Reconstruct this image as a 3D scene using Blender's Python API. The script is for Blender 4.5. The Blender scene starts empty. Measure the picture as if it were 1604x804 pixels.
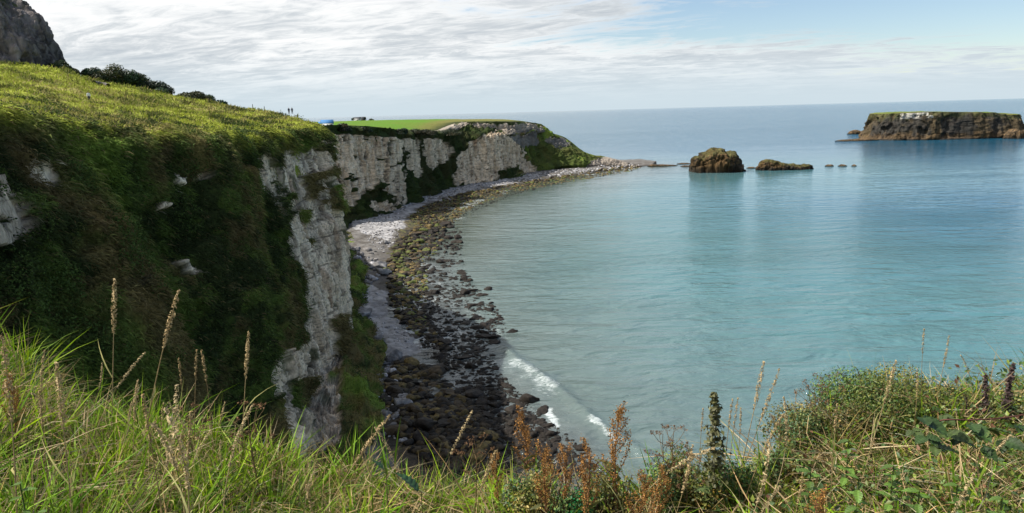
import bpy, math, random
import numpy as np
from mathutils import Matrix, Vector

random.seed(7)
rng = np.random.default_rng(7)
SC = bpy.context.scene
COL = SC.collection

# ------------------------------------------------------------------ camera
EYE = 55.0
F, CX, CY = 1069.0, 802.0, 402.0          # photograph is 1604 px wide
PITCH, ROLL = math.radians(11.96), math.radians(1.57)
_fw = np.array([0, math.cos(PITCH), -math.sin(PITCH)])
_u0 = np.array([0, math.sin(PITCH), math.cos(PITCH)])
_r0 = np.array([1.0, 0, 0])
_R = math.cos(ROLL) * _r0 - math.sin(ROLL) * _u0
_U = math.cos(ROLL) * _u0 + math.sin(ROLL) * _r0
cam_d = bpy.data.cameras.new('camera')
cam_d.sensor_width = 36.0
cam_d.lens = 36.0 * F / 1604.0
cam_d.clip_start = 0.05
cam_d.clip_end = 200000.0
cam = bpy.data.objects.new('camera', cam_d)
COL.objects.link(cam)
M = Matrix(((_R[0], _U[0], -_fw[0], 0), (_R[1], _U[1], -_fw[1], 0), (_R[2], _U[2], -_fw[2], EYE), (0, 0, 0, 1)))
cam.matrix_world = M
SC.camera = cam

# ------------------------------------------------------------------ light
SUN_AZ, SUN_EL = math.radians(-92), math.radians(53)     # azimuth from +Y, towards -X (left)
world = bpy.data.worlds.new('World')
SC.world = world
world.use_nodes = True
SUN_STRENGTH = 5.0
EXPOSURE = 0.52
SC.view_settings.view_transform = 'Standard'
SC.view_settings.look = 'None'
SC.view_settings.exposure = EXPOSURE
SC.view_settings.gamma = 1.0


def build_world():
    nt = world.node_tree
    N, L = nt.nodes, nt.links
    N.clear()
    out = N.new('ShaderNodeOutputWorld')
    sky = N.new('ShaderNodeTexSky')
    sky.sky_type = 'NISHITA'
    sky.sun_disc = False
    sky.sun_elevation = SUN_EL
    sky.sun_rotation = SUN_AZ % (2 * math.pi)
    sky.air_density = 1.0
    sky.dust_density = 0.4
    sky.ozone_density = 2.0
    bg = N.new('ShaderNodeBackground')
    bg.inputs['Strength'].default_value = 0.095
    L.new(sky.outputs[0], bg.inputs['Color'])
    tc = N.new('ShaderNodeTexCoord')
    sep = N.new('ShaderNodeSeparateXYZ')
    L.new(tc.outputs['Generated'], sep.inputs[0])

    def math_(op, a, b=None, c=None, clamp=False):
        n = N.new('ShaderNodeMath')
        n.operation = op
        n.use_clamp = clamp
        for i, v in enumerate((a, b, c)):
            if v is None:
                continue
            if isinstance(v, (int, float)):
                n.inputs[i].default_value = v
            else:
                L.new(v, n.inputs[i])
        return n.outputs[0]

    def noise(vec, scale, detail, rough, dist=0.0):
        n = N.new('ShaderNodeTexNoise')
        n.inputs['Scale'].default_value = scale
        n.inputs['Detail'].default_value = detail
        n.inputs['Roughness'].default_value = rough
        n.inputs['Distortion'].default_value = dist
        L.new(vec, n.inputs['Vector'])
        return n.outputs['Fac']

    def ramp(fac, stops):
        n = N.new('ShaderNodeValToRGB')
        cr = n.color_ramp
        while len(cr.elements) > 1:
            cr.elements.remove(cr.elements[-1])
        cr.elements[0].position = stops[0][0]
        cr.elements[0].color = (*stops[0][1], 1)
        for p, c in stops[1:]:
            e = cr.elements.new(p)
            e.color = (*c, 1)
        L.new(fac, n.inputs[0])
        return n.outputs['Color']
    X, Y, Z = sep.outputs
    zc = math_('MAXIMUM', Z, 0.0)
    inv = math_('DIVIDE', 1.0, math_('ADD', zc, 0.10))
    px = math_('MULTIPLY', X, inv)
    py = math_('MULTIPLY', Y, inv)
    # rotate so the cloud streets run away to the right, stretched along their length
    a = math.radians(162)
    u = math_('ADD', math_('MULTIPLY', px, math.cos(a)), math_('MULTIPLY', py, math.sin(a)))
    v = math_('SUBTRACT', math_('MULTIPLY', py, math.cos(a)), math_('MULTIPLY', px, math.sin(a)))
    cmb = N.new('ShaderNodeCombineXYZ')
    L.new(math_('MULTIPLY', u, 0.55), cmb.inputs[0])
    L.new(v, cmb.inputs[1])
    vec = cmb.outputs[0]
    big = noise(vec, 0.55, 4, 0.55, 0.4)
    mid = noise(vec, 1.7, 9, 0.62, 1.1)
    fin = noise(vec, 5.0, 9, 0.68, 1.2)
    # coverage: nearly closed on the left, opening to the right and overhead right
    cov = math_('ADD', math_('MULTIPLY', big, 1.0), math_('MULTIPLY', mid, 1.5))
    cov = math_('ADD', cov, math_('MULTIPLY', fin, 0.8))
    cov = math_('SUBTRACT', cov, 0.66)
    cov = math_('SUBTRACT', cov, math_('MULTIPLY', math_('MAXIMUM', math_('ADD', X, 0.12), -0.3), 1.25))
    low = math_('MULTIPLY', math_('SUBTRACT', 0.10, zc), 11.0)
    cov = math_('ADD', cov, math_('MAXIMUM', low, 0.0))
    cfac = N.new('ShaderNodeMapRange')
    cfac.inputs['From Min'].default_value = 0.44
    cfac.inputs['From Max'].default_value = 0.88
    cfac.interpolation_type = 'SMOOTHSTEP'
    L.new(cov, cfac.inputs['Value'])
    # cloud tone
    tone = math_('ADD', math_('MULTIPLY', mid, 0.55), math_('MULTIPLY', fin, 0.50))
    tone = math_('ADD', tone, 0.012)
    tone = math_('ADD', tone, math_('MULTIPLY', math_('SUBTRACT', big, 0.5), 0.45))
    tone = math_('SUBTRACT', tone, math_('MULTIPLY', math_('SUBTRACT', zc, 0.10), 0.12))
    ccol = ramp(tone, [(0.40, (0.98, 0.98, 0.97)), (0.51, (0.83, 0.85, 0.86)), (0.60, (0.62, 0.66, 0.69)), (0.72, (0.47, 0.52, 0.57))])
    # towards the horizon clouds lose contrast
    hz = N.new('ShaderNodeMapRange')
    hz.inputs['From Min'].default_value = 0.0
    hz.inputs['From Max'].default_value = 0.10
    hz.interpolation_type = 'SMOOTHSTEP'
    L.new(Z, hz.inputs['Value'])
    mixc = N.new('ShaderNodeMix')
    mixc.data_type = 'RGBA'
    mixc.inputs['A'].default_value = (0.57, 0.67, 0.73, 1)
    L.new(hz.outputs[0], mixc.inputs['Factor'])
    L.new(ccol, mixc.inputs['B'])
    bgc = N.new('ShaderNodeBackground')
    bgc.inputs['Strength'].default_value = 0.77
    L.new(mixc.outputs['Result'], bgc.inputs['Color'])
    mix = N.new('ShaderNodeMixShader')
    L.new(cfac.outputs[0], mix.inputs[0])
    L.new(bg.outputs[0], mix.inputs[1])
    L.new(bgc.outputs[0], mix.inputs[2])
    L.new(mix.outputs[0], out.inputs['Surface'])


build_world()
world.cycles.sampling_method = 'MANUAL'
world.cycles.sample_map_resolution = 512
to_sun = Vector((math.sin(SUN_AZ) * math.cos(SUN_EL), math.cos(SUN_AZ) * math.cos(SUN_EL), math.sin(SUN_EL)))
sun_d = bpy.data.lights.new('sun', 'SUN')
sun_d.energy = SUN_STRENGTH
sun_d.angle = math.radians(0.6)
sun_d.color = (1.0, 0.95, 0.86)
sun = bpy.data.objects.new('sun', sun_d)
COL.objects.link(sun)
sun.rotation_euler = to_sun.to_track_quat('Z', 'Y').to_euler()
SC.cycles.max_bounces = 5
SC.cycles.diffuse_bounces = 3
SC.cycles.glossy_bounces = 2
SC.cycles.transmission_bounces = 3
SC.cycles.use_fast_gi = False


# ------------------------------------------------------------------ projection helpers
def ray(px, py):
    d = _fw * F + (px - CX) * _R - (py - CY) * _U
    return d / d[1]


def W(px, py, Y):
    return np.array([0, 0, EYE]) + ray(px, py) * Y


def Wz(px, py, z=0.0):
    d = ray(px, py)
    return np.array([0, 0, EYE]) + d * ((z - EYE) / d[2])


def proj(P):
    q = P - np.array([0, 0, EYE])
    w = np.maximum(q @ _fw, 1e-3)
    return CX + F * (q @ _R) / w, CY - F * (q @ _U) / w


# ------------------------------------------------------------------ numpy noise
def _hash(ix, iy, iz, seed):
    h = (ix * 374761393 + iy * 668265263 + iz * 2147483647 + seed * 974711) & 0xffffffff
    h = ((h ^ (h >> 13)) * 1274126177) & 0xffffffff
    h = ((h ^ (h >> 15)) * 2246822519) & 0xffffffff
    h = h ^ (h >> 16)
    return (h & 0xffffff) / float(0xffffff) * 2 - 1


def vn(P, s=1.0, seed=0):
    """smooth value noise in -1..1; P (N,3); s scalar or 3-vector frequency"""
    Q = P * np.asarray(s, dtype=float)
    I = np.floor(Q).astype(np.int64)
    f = Q - I
    f = f * f * f * (f * (f * 6 - 15) + 10)
    r = 0
    for dx in (0, 1):
        wx = f[:, 0] if dx else 1 - f[:, 0]
        for dy in (0, 1):
            wy = f[:, 1] if dy else 1 - f[:, 1]
            for dz in (0, 1):
                wz = f[:, 2] if dz else 1 - f[:, 2]
                r = r + wx * wy * wz * _hash(I[:, 0] + dx, I[:, 1] + dy, I[:, 2] + dz, seed)
    return r


def fbm(P, s=1.0, seed=0, oct=4, gain=0.5):
    r = 0
    a = 1.0
    t = 0
    s = np.asarray(s, dtype=float)
    for o in range(oct):
        r = r + a * vn(P + 17.3 * o, s * (2.03 ** o), seed + o * 31)
        t += a
        a *= gain
    return r / t


def blocks(P, s, seed=0):
    """faceted blocky noise, jointed rock"""
    s = np.asarray(s, dtype=float)
    wq = P + 0.35 / s.max() * np.stack([vn(P, s * 1.3, seed + 5), vn(P, s * 1.3, seed + 6), vn(P, s * 1.3, seed + 7)], 1)
    Q = wq * s
    I = np.floor(Q).astype(np.int64)
    f = Q - I
    f = np.clip((f - 0.5) * 9 + 0.5, 0, 1)       # quick transitions only near the middle of a cell
    r = 0
    for dx in (0, 1):
        wx = f[:, 0] if dx else 1 - f[:, 0]
        for dy in (0, 1):
            wy = f[:, 1] if dy else 1 - f[:, 1]
            for dz in (0, 1):
                wz = f[:, 2] if dz else 1 - f[:, 2]
                r = r + wx * wy * wz * _hash(I[:, 0] + dx, I[:, 1] + dy, I[:, 2] + dz, seed)
    return r


def smooth(x, a, b):
    t = np.clip((x - a) / (b - a), 0, 1)
    return t * t * (3 - 2 * t)


def in_poly(x, y, poly):
    c = np.zeros(x.shape, bool)
    n = len(poly)
    for i in range(n):
        x0, y0 = poly[i]
        x1, y1 = poly[(i + 1) % n]
        if y0 == y1:
            continue
        k = ((y0 > y) != (y1 > y)) & (x < (x1 - x0) * (y - y0) / (y1 - y0) + x0)
        c ^= k
    return c


def seg_dist(x, y, pl, closed=False):
    d = np.full(x.shape, 1e9)
    n = len(pl)
    for i in range(n if closed else n - 1):
        x0, y0 = pl[i][:2]
        x1, y1 = pl[(i + 1) % n][:2]
        dx, dy = x1 - x0, y1 - y0
        t = np.clip(((x - x0) * dx + (y - y0) * dy) / max(dx * dx + dy * dy, 1e-9), 0, 1)
        d = np.minimum(d, np.hypot(x - x0 - t * dx, y - y0 - t * dy))
    return d


def lerp(a, b, t):
    t = np.asarray(t)[:, None] if np.ndim(t) == 1 and np.ndim(a) != 0 else t
    return np.asarray(a) * (1 - t) + np.asarray(b) * t


def catmull(P, n_per):
    """P (K,...) -> dense curve through all P"""
    P = np.asarray(P, float)
    K = len(P)
    out = []
    for i in range(K - 1):
        p0, p1, p2, p3 = P[max(i - 1, 0)], P[i], P[i + 1], P[min(i + 2, K - 1)]
        m = n_per[i] if hasattr(n_per, '__len__') else n_per
        for j in range(m):
            t = j / m
            m1, m2 = (p2 - p0) * 0.4, (p3 - p1) * 0.4
            h = (2 * t ** 3 - 3 * t ** 2 + 1) * p1 + (t ** 3 - 2 * t ** 2 + t) * m1 + (-2 * t ** 3 + 3 * t ** 2) * p2 + (t ** 3 - t ** 2) * m2
            out.append(h)
    out.append(P[-1])
    return np.array(out)


# ------------------------------------------------------------------ object helpers
def mesh_np(name, V, Fc, mat=None, col=None, smooth_=False, parent=None, link=True):
    """Fc: (N,k) int array or list of such arrays"""
    if not isinstance(Fc, list):
        Fc = [Fc]
    Fc = [f for f in Fc if len(f)]
    me = bpy.data.meshes.new(name)
    V = np.asarray(V, np.float32)
    me.vertices.add(len(V))
    me.vertices.foreach_set('co', V.ravel())
    tot = np.concatenate([np.full(len(f), f.shape[1], np.int32) for f in Fc])
    loops = np.concatenate([f.ravel() for f in Fc]).astype(np.int32)
    start = np.concatenate([[0], np.cumsum(tot)[:-1]]).astype(np.int32)
    me.loops.add(len(loops))
    me.loops.foreach_set('vertex_index', loops)
    me.polygons.add(len(tot))
    me.polygons.foreach_set('loop_start', start)
    me.polygons.foreach_set('loop_total', tot)
    if smooth_:
        me.polygons.foreach_set('use_smooth', np.ones(len(tot), bool))
    me.update(calc_edges=True)
    if col is not None:
        col = np.asarray(col, np.float32)
        if col.shape[1] == 3:
            col = np.concatenate([col, np.ones((len(col), 1), np.float32)], 1)
        at = me.attributes.new('Col', 'FLOAT_COLOR', 'POINT')
        at.data.foreach_set('color', np.ascontiguousarray(col).ravel())
    if mat:
        me.materials.append(mat)
    if not link:
        return me
    o = bpy.data.objects.new(name, me)
    COL.objects.link(o)
    if parent:
        o.parent = parent
    return o


def tag(o, label=None, cat=None, group=None, kind=None):
    if label:
        o['label'] = label
    if cat:
        o['category'] = cat
    if group:
        o['group'] = group
    if kind:
        o['kind'] = kind
    return o


def empty(name, loc=(0, 0, 0)):
    o = bpy.data.objects.new(name, None)
    COL.objects.link(o)
    o.location = loc
    o.empty_display_size = 0.2
    return o


def copy_thing(src, label=None):
    r = src.copy()
    COL.objects.link(r)
    for ch in src.children:
        c = ch.copy()
        COL.objects.link(c)
        c.parent = r
        for g in ch.children:
            d = g.copy()
            COL.objects.link(d)
            d.parent = c
    if label:
        r['label'] = label
    return r


def grid_faces(nu, nv):
    i = np.arange(nu - 1)[:, None] * nv + np.arange(nv - 1)[None, :]
    return np.stack([i, i + nv, i + nv + 1, i + 1], -1).reshape(-1, 4)


def merge(parts):
    """parts: list of (V, F, C) -> one"""
    Vs, Fs, Cs = [], {}, []
    n = 0
    for V, Fc, C in parts:
        for f in (Fc if isinstance(Fc, list) else [Fc]):
            Fs.setdefault(f.shape[1], []).append(f + n)
        Vs.append(V)
        Cs.append(np.broadcast_to(np.asarray(C, float), (len(V), 3)))
        n += len(V)
    return np.concatenate(Vs), [np.concatenate(v) for v in Fs.values()], np.concatenate(Cs)


def tube(path, rad, sides=5):
    P = np.asarray(path, float)
    n = len(P)
    rad = np.broadcast_to(np.asarray(rad, float), (n,))
    T = np.gradient(P, axis=0)
    T /= np.linalg.norm(T, axis=1)[:, None] + 1e-9
    ref = np.where(np.abs(T[:, 2:3]) > 0.9, np.array([[1.0, 0, 0]]), np.array([[0, 0, 1.0]]))
    A = np.cross(T, ref)
    A /= np.linalg.norm(A, axis=1)[:, None] + 1e-9
    B = np.cross(T, A)
    th = np.linspace(0, 2 * np.pi, sides, endpoint=False)
    V = P[:, None] + rad[:, None, None] * (A[:, None] * np.cos(th)[None, :, None] + B[:, None] * np.sin(th)[None, :, None])
    i = np.arange(n - 1)[:, None] * sides
    j = np.arange(sides)[None]
    j2 = (j + 1) % sides
    Fc = np.stack([i + j, i + j2, i + sides + j2, i + sides + j], -1).reshape(-1, 4)
    return V.reshape(-1, 3), Fc


def blades(root, direc, length, width, bend, col, segs=3, bdir=None, tipcol=None):
    """vectorised grass blades; root (N,3), direc unit (N,3), bend = droop factor"""
    N = len(root)
    side = np.cross(direc, rng.normal(size=(N, 3)))
    side /= np.linalg.norm(side, axis=1)[:, None] + 1e-9
    if bdir is None:
        bdir = rng.normal(size=(N, 3))
        bdir[:, 2] = -0.6
    ts = np.linspace(0, 1, segs + 1)
    V = np.empty((N, 2 * segs + 1, 3))
    C = np.empty((N, 2 * segs + 1, 3))
    tc = col * 1.15 if tipcol is None else tipcol
    for k, t in enumerate(ts):
        c = root + direc * (length * t)[:, None] + bdir * (bend * length * t * t)[:, None]
        w = width * (1 - t ** 1.6) * (0.65 + 0.6 * min(t * 3, 1))
        cc = col * (1 - t) + tc * t
        if k < segs:
            V[:, 2 * k] = c - side * w[:, None] * 0.5
            V[:, 2 * k + 1] = c + side * w[:, None] * 0.5
            C[:, 2 * k] = cc
            C[:, 2 * k + 1] = cc
        else:
            V[:, 2 * k] = c
            C[:, 2 * k] = cc
    base = np.arange(N)[:, None] * (2 * segs + 1)
    Fq = []
    for k in range(segs - 1):
        Fq.append(base + np.array([2 * k, 2 * k + 1, 2 * k + 3, 2 * k + 2])[None])
    Ft = base + np.array([2 * segs - 2, 2 * segs - 1, 2 * segs])[None]
    fl = ([np.concatenate(Fq)] if Fq else []) + [Ft]
    return V.reshape(-1, 3), fl, C.reshape(-1, 3)


def leaf_cards(cen, nrm, size, col, aspect=0.6, fold=0.25):
    """pointed folded leaves: 4 triangles each with a midrib"""
    N = len(cen)
    nrm = nrm / (np.linalg.norm(nrm, axis=1)[:, None] + 1e-9)
    a = np.cross(nrm, rng.normal(size=(N, 3)))
    a /= np.linalg.norm(a, axis=1)[:, None] + 1e-9
    b = np.cross(nrm, a)
    s = size[:, None]
    V = np.stack([cen - a * s * 0.5, cen - a * s * 0.05 + b * s * aspect * 0.5 + nrm * s * fold * 0.5,
                  cen + a * s * 0.55, cen - a * s * 0.05 - b * s * aspect * 0.5 + nrm * s * fold * 0.5], 1)
    i = np.arange(N)[:, None] * 4
    Fc = np.concatenate([i + np.array([[0, 2, 1]]), i + np.array([[0, 3, 2]])])
    return V.reshape(-1, 3), Fc, np.repeat(col, 4, axis=0)


# ------------------------------------------------------------------ materials
def attr_mat(name, rough=0.9, mul=(0.75, 1.25), nscale=(1, 1, 1), nfreq=3.0, bump=0.0, bdist=0.1, bscale=(1, 1, 1), bfreq=2.0,
             trans=0.0, spec=0.3, detail=6, base=None, bump2=None):
    m = bpy.data.materials.new(name)
    m.use_nodes = True
    nt = m.node_tree
    N, L = nt.nodes, nt.links
    N.clear()
    out = N.new('ShaderNodeOutputMaterial')
    pb = N.new('ShaderNodeBsdfPrincipled')
    pb.inputs['Roughness'].default_value = rough
    pb.inputs['Specular IOR Level'].default_value = spec
    if base is None:
        at = N.new('ShaderNodeAttribute')
        at.attribute_name = 'Col'
        csrc = at.outputs['Color']
    else:
        rg = N.new('ShaderNodeRGB')
        rg.outputs[0].default_value = (*base, 1)
        csrc = rg.outputs[0]
    tc = N.new('ShaderNodeTexCoord')

    def nz(scale, freq, det, ro=0.6):
        mp = N.new('ShaderNodeMapping')
        mp.inputs['Scale'].default_value = scale
        L.new(tc.outputs['Object'], mp.inputs['Vector'])
        n = N.new('ShaderNodeTexNoise')
        n.inputs['Scale'].default_value = freq
        n.inputs['Detail'].default_value = det
        n.inputs['Roughness'].default_value = ro
        L.new(mp.outputs[0], n.inputs['Vector'])
        return n.outputs['Fac']
    fac = nz(nscale, nfreq, detail)
    mr = N.new('ShaderNodeMapRange')
    mr.inputs['From Min'].default_value = 0.3
    mr.inputs['From Max'].default_value = 0.7
    mr.inputs['To Min'].default_value = mul[0]
    mr.inputs['To Max'].default_value = mul[1]
    L.new(fac, mr.inputs['Value'])
    vm = N.new('ShaderNodeVectorMath')
    vm.operation = 'SCALE'
    L.new(csrc, vm.inputs[0])
    L.new(mr.outputs[0], vm.inputs['Scale'])
    col = vm.outputs[0]
    L.new(col, pb.inputs['Base Color'])
    if bump > 0:
        h = nz(bscale, bfreq, 8, 0.65)
        bp = N.new('ShaderNodeBump')
        bp.inputs['Strength'].default_value = bump
        bp.inputs['Distance'].default_value = bdist
        L.new(h, bp.inputs['Height'])
        nrm = bp.outputs[0]
        if bump2:
            h2 = nz(bump2[0], bump2[1], 4, 0.6)
            b2 = N.new('ShaderNodeBump')
            b2.inputs['Strength'].default_value = bump2[2]
            b2.inputs['Distance'].default_value = bump2[3]
            L.new(h2, b2.inputs['Height'])
            L.new(nrm, b2.inputs['Normal'])
            nrm = b2.outputs[0]
        L.new(nrm, pb.inputs['Normal'])
    if trans > 0:
        tr = N.new('ShaderNodeBsdfTranslucent')
        L.new(col, tr.inputs['Color'])
        ms = N.new('ShaderNodeMixShader')
        ms.inputs[0].default_value = trans
        L.new(pb.outputs[0], ms.inputs[1])
        L.new(tr.outputs[0], ms.inputs[2])
        L.new(ms.outputs[0], out.inputs['Surface'])
    else:
        L.new(pb.outputs[0], out.inputs['Surface'])
    return m


M_cliff = attr_mat('limestone_and_turf', 0.92, (0.55, 1.3), (1, 1, 0.6), 3.0, 1.0, 0.4, (1, 1, 0.6), 1.4, spec=0.10, detail=12,
                   bump2=((0.3, 0.3, 2.4), 1.6, 0.7, 0.25))
M_land = attr_mat('turf', 0.95, (0.7, 1.3), (1, 1, 1), 0.8, 0.9, 0.5, (1, 1, 1), 0.9, spec=0.1, detail=8)
M_grass = attr_mat('grass_blades', 0.65, (0.7, 1.25), (1, 1, 1), 4.0, trans=0.38, spec=0.35, detail=2)
M_tuft = attr_mat('hill_grass', 0.8, (0.8, 1.2), (1, 1, 1), 0.5, trans=0.25, spec=0.15, detail=2)
M_leaf = attr_mat('leaves', 0.5, (0.7, 1.25), (1, 1, 1), 30.0, trans=0.25, spec=0.4, detail=2)
M_shore = attr_mat('shore_rubble', 0.75, (0.6, 1.35), (1, 1, 1), 0.7, 1.0, 0.5, (1, 1, 1), 0.6, spec=0.35, detail=8)
M_rock = attr_mat('wet_boulder', 0.7, (0.35, 1.7), (1, 1, 1), 1.4, 1.0, 0.35, (1, 1, 1), 1.3, spec=0.2, detail=10)
M_soil = attr_mat('dark_soil', 0.95, (0.6, 1.3), (1, 1, 1), 6.0, 0.8, 0.03, (1, 1, 1), 12, spec=0.1, base=(0.035, 0.032, 0.016))
M_stack = attr_mat('basalt', 0.9, (0.3, 1.6), (1, 1, 0.35), 0.3, 1.0, 2.5, (1, 1, 0.4), 0.16, spec=0.12, detail=12)
M_straw = attr_mat('dry_straw', 0.7, (0.75, 1.2), (1, 1, 1), 30, trans=0.25, spec=0.2, detail=2)
M_rust = attr_mat('dry_seeds', 0.85, (0.6, 1.35), (1, 1, 1), 40, trans=0.15, spec=0.15, detail=3)

# ------------------------------------------------------------------ coast layout (control points in metres)
# every station: seven points from the top edge of the cliff down to the toe of the scree
def near(pts):
    return [W(*p) for p in pts]


def wall(top, topY, base, extra=None, basez=2.0):
    """far cliff: vertical wall between a top and a base point"""
    b = Wz(base[0], base[1], basez)
    t = W(top[0], top[1], topY if topY > 0 else b[1] - topY)
    f = b.copy()
    f[2] += 3.0
    rows = [t]
    for k in (0.12, 0.35, 0.6, 0.82):
        q = t * (1 - k) + f * k
        q[:2] = t[:2] * (1 - k ** 1.3) + f[:2] * k ** 1.3
        rows.append(q)
    rows.append(f)
    e = b.copy()
    d = b[:2] - t[:2]
    d = d / (np.hypot(*d) + 1e-6)
    e[:2] += np.array([0.85, -0.5]) * 5
    e[2] = -0.5
    rows.append(e)
    return rows


def world_col(top, foot, toe):
    t, f, e = map(np.array, (top, foot, toe))
    rows = [t.astype(float)]
    for k in (0.15, 0.4, 0.65, 0.85):
        rows.append(t * (1 - k) + f * k)
    rows.append(f.astype(float))
    rows.append(e.astype(float))
    return rows


def toe(px, py, z=1.0):
    return Wz(px, py, z)


ST = []
ST.append(world_col((-24, 12, 54.5), (-17, 13, 25), (-8, 14, 8)))
ST.append(near([(-320, 140, 30), (-320, 260, 29), (-320, 380, 28), (-310, 480, 27), (-300, 600, 25.5), (-290, 740, 24), (-250, 1000, 23)]))
ST.append(near([(0, 186, 50), (0, 270, 46.5), (0, 370, 43.5), (5, 470, 41), (20, 600, 38.5), (40, 730, 36.5), (90, 1000, 35)]))
ST.append(near([(150, 198, 65), (150, 260, 61), (150, 360, 57), (160, 470, 53), (180, 600, 49.5), (200, 720, 48), (250, 920, 46)]))
ST.append(near([(270, 206, 82), (275, 270, 78), (285, 370, 73), (300, 480, 69), (325, 600, 65), (350, 710, 63), (400, 860, 61)]))
ST.append(near([(350, 212, 99), (358, 270, 95), (378, 360, 90), (405, 460, 87), (435, 560, 85), (460, 660, 83), (500, 820, 80)]))
ST.append(near([(392, 214, 114), (396, 270, 111), (408, 360, 108), (425, 450, 106), (445, 545, 104.5), (462, 640, 103)]) + [toe(520, 790)])
ST.append(near([(440, 207, 131), (442, 270, 129), (452, 350, 127), (465, 440, 124), (478, 520, 121), (490, 600, 118)]) + [toe(560, 740)])
ST.append(near([(485, 200, 149), (492, 250, 147), (502, 330, 144), (510, 410, 141), (516, 480, 138.5), (522, 552, 136)]) + [toe(598, 668)])
ST.append(near([(499, 201, 159), (507, 250, 157), (516, 330, 154), (522, 400, 151), (526, 460, 149), (530, 520, 147)]) + [toe(596, 600)])
ST.append(world_col((-51, 176, 51.5), (-44.5, 164, 12), toe(585, 540)))
ST.append(world_col((-70, 205, 51), (-58, 198, 12), toe(574, 480)))
ST.append(world_col((-91, 250, 50), (-74, 243, 11), toe(566, 430)))
ST.append(world_col((-111, 300, 49.5), (-93, 292, 9), toe(556, 385)))
ST.append(world_col((-112, 340, 49.5), (-99, 335, 6), toe(545, 358)))
ST.append(wall((515, 196, ), 352, (552, 344)))
ST.append(wall((560, 197), -5, (575, 338)))
ST.append(wall((600, 200), -5, (604, 331)))
ST.append(wall((632, 205), -5, (640, 318)))
ST.append(wall((652, 205), -6, (660, 308)))
ST.append(wall((690, 205), -9, (695, 296)))


def bench(p_up, p_upf, p_low, base, setb, bz=2.0):
    b = Wz(base[0], base[1], bz)
    Yb = b[1]
    low = W(p_low[0], p_low[1], Yb + 4)
    f = b.copy()
    f[2] += 3
    mid1 = low * 0.62 + f * 0.38
    mid2 = low * 0.3 + f * 0.7
    e = b.copy()
    e[:2] += np.array([0.8, -0.6]) * 5
    e[2] = -0.5
    return [W(p_up[0], p_up[1], Yb + setb), W(p_upf[0], p_upf[1], Yb + setb - 5), low, mid1, mid2, f, e]


ST.append(bench((725, 192), (727, 202), (733, 217), (740, 287), 26))
ST.append(bench((760, 191), (764, 204), (772, 213), (772, 283), 30))
ST.append(bench((800, 191), (803, 205), (803, 210), (802, 277), 32))
ST.append(bench((828, 191.5), (831, 206), (818, 216), (815, 272), 40))
ST.append([W(848, 195, 668), W(850, 207, 660), W(845, 215, 650), W(838, 230, 640), W(836, 248, 632), W(840, 264, 626), toe(845, 272, -0.5)])
ST.append([W(858, 206, 676), W(868, 214, 668), W(866, 222, 660), W(870, 236, 650), W(872, 247, 644), W(878, 260, 636), toe(886, 268, -0.5)])
ST.append([W(886, 216, 688), W(892, 226, 680), W(894, 233, 672), W(897, 240, 664), W(900, 248, 656), W(905, 258, 646), toe(912, 266, -0.5)])
ST.append([W(918, 240, 694), W(926, 242, 686), W(930, 244, 678), W(933, 248, 672), W(935, 252, 664), W(938, 257, 656), toe(944, 264, -0.5)])
ST.append([W(948, 246, 690), W(954, 247, 684), W(958, 249, 678), W(960, 252, 672), W(962, 255, 668), W(965, 258, 664), toe(972, 263, -0.5)])
ST.append([W(978, 256, 692), W(982, 257, 688), W(985, 258, 684), W(987, 259, 680), W(990, 260.5, 676), W(993, 261, 672), toe(1000, 262.5, -0.5)])
ST.append([np.array([118, 712, 1.0]), np.array([122, 712, 0.6]), np.array([124, 712, .4]), np.array([126, 712, .2]), np.array([128, 712, 0]), np.array([130, 712, -.5]), np.array([134, 712, -1.5])])
ST = np.array(ST)          # (S,7,3)

brow_ctrl = ST[:, 0]
BROW = catmull(brow_ctrl, 6)
# land heights
hill = [W(-400, 30, 150), W(-150, 85, 160), W(0, 103, 165), W(45, 106, 168), W(90, 110, 170), W(140, 124, 175), W(190, 138, 178), W(240, 152, 182), W(290, 161, 185), W(340, 168, 187),
        W(400, 173, 186), W(450, 178, 180), W(480, 184, 176), W(0, 145, 95), W(-200, 120, 80), W(90, 155, 110), W(200, 172, 125), W(120, 135, 140), W(0, 122, 130), W(300, 178, 140),
        W(400, 184, 152), W(250, 165, 155), W(450, 186, 160)]
hill += [np.array(p, float) for p in [(-260, 260, 66), (-160, 240, 60), (-120, 270, 50.5), (-180, 330, 48), (-130, 360, 47.5), (-300, 420, 48), (-120, 420, 47.5), (-200, 500, 47.5), (-90, 480, 47.5),
                                      (-60, 540, 47.5), (-100, 620, 48), (-30, 640, 48), (-300, 700, 48), (-100, 800, 48.2), (-300, 900, 48.5), (-60, 880, 48), (-500, 950, 48), (10, 700, 46),
                                      (60, 740, 15), (110, 700, 3), (-150, 100, 72), (-250, 100, 80), (-150, 0, 70), (-60, 10, 58), (-60, -20, 56), (-250, -40, 75), (-60, 60, 59), (-80, 120, 61), (-400, 300, 65)]]
ctrlP = np.array(list(brow_ctrl) + hill)


def rbf_fit(P):
    n = len(P)
    D = np.hypot(P[:, None, 0] - P[None, :, 0], P[:, None, 1] - P[None, :, 1])
    A = np.zeros((n + 3, n + 3))
    A[:n, :n] = -D
    A[:n, n] = 1
    A[:n, n + 1:n + 3] = P[:, :2] / 100
    A[n:, :n] = A[:n, n:].T
    A[np.arange(n), np.arange(n)] += 0.02
    return np.linalg.solve(A, np.concatenate([P[:, 2], np.zeros(3)]))


_w = rbf_fit(ctrlP)


def land_z(x, y):
    r = _w[-3] + _w[-2] * x / 100 + _w[-1] * y / 100
    for k, p in enumerate(ctrlP):
        r = r - _w[k] * np.sqrt((x - p[0]) ** 2 + (y - p[1]) ** 2 + 4.0)
    return r


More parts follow.
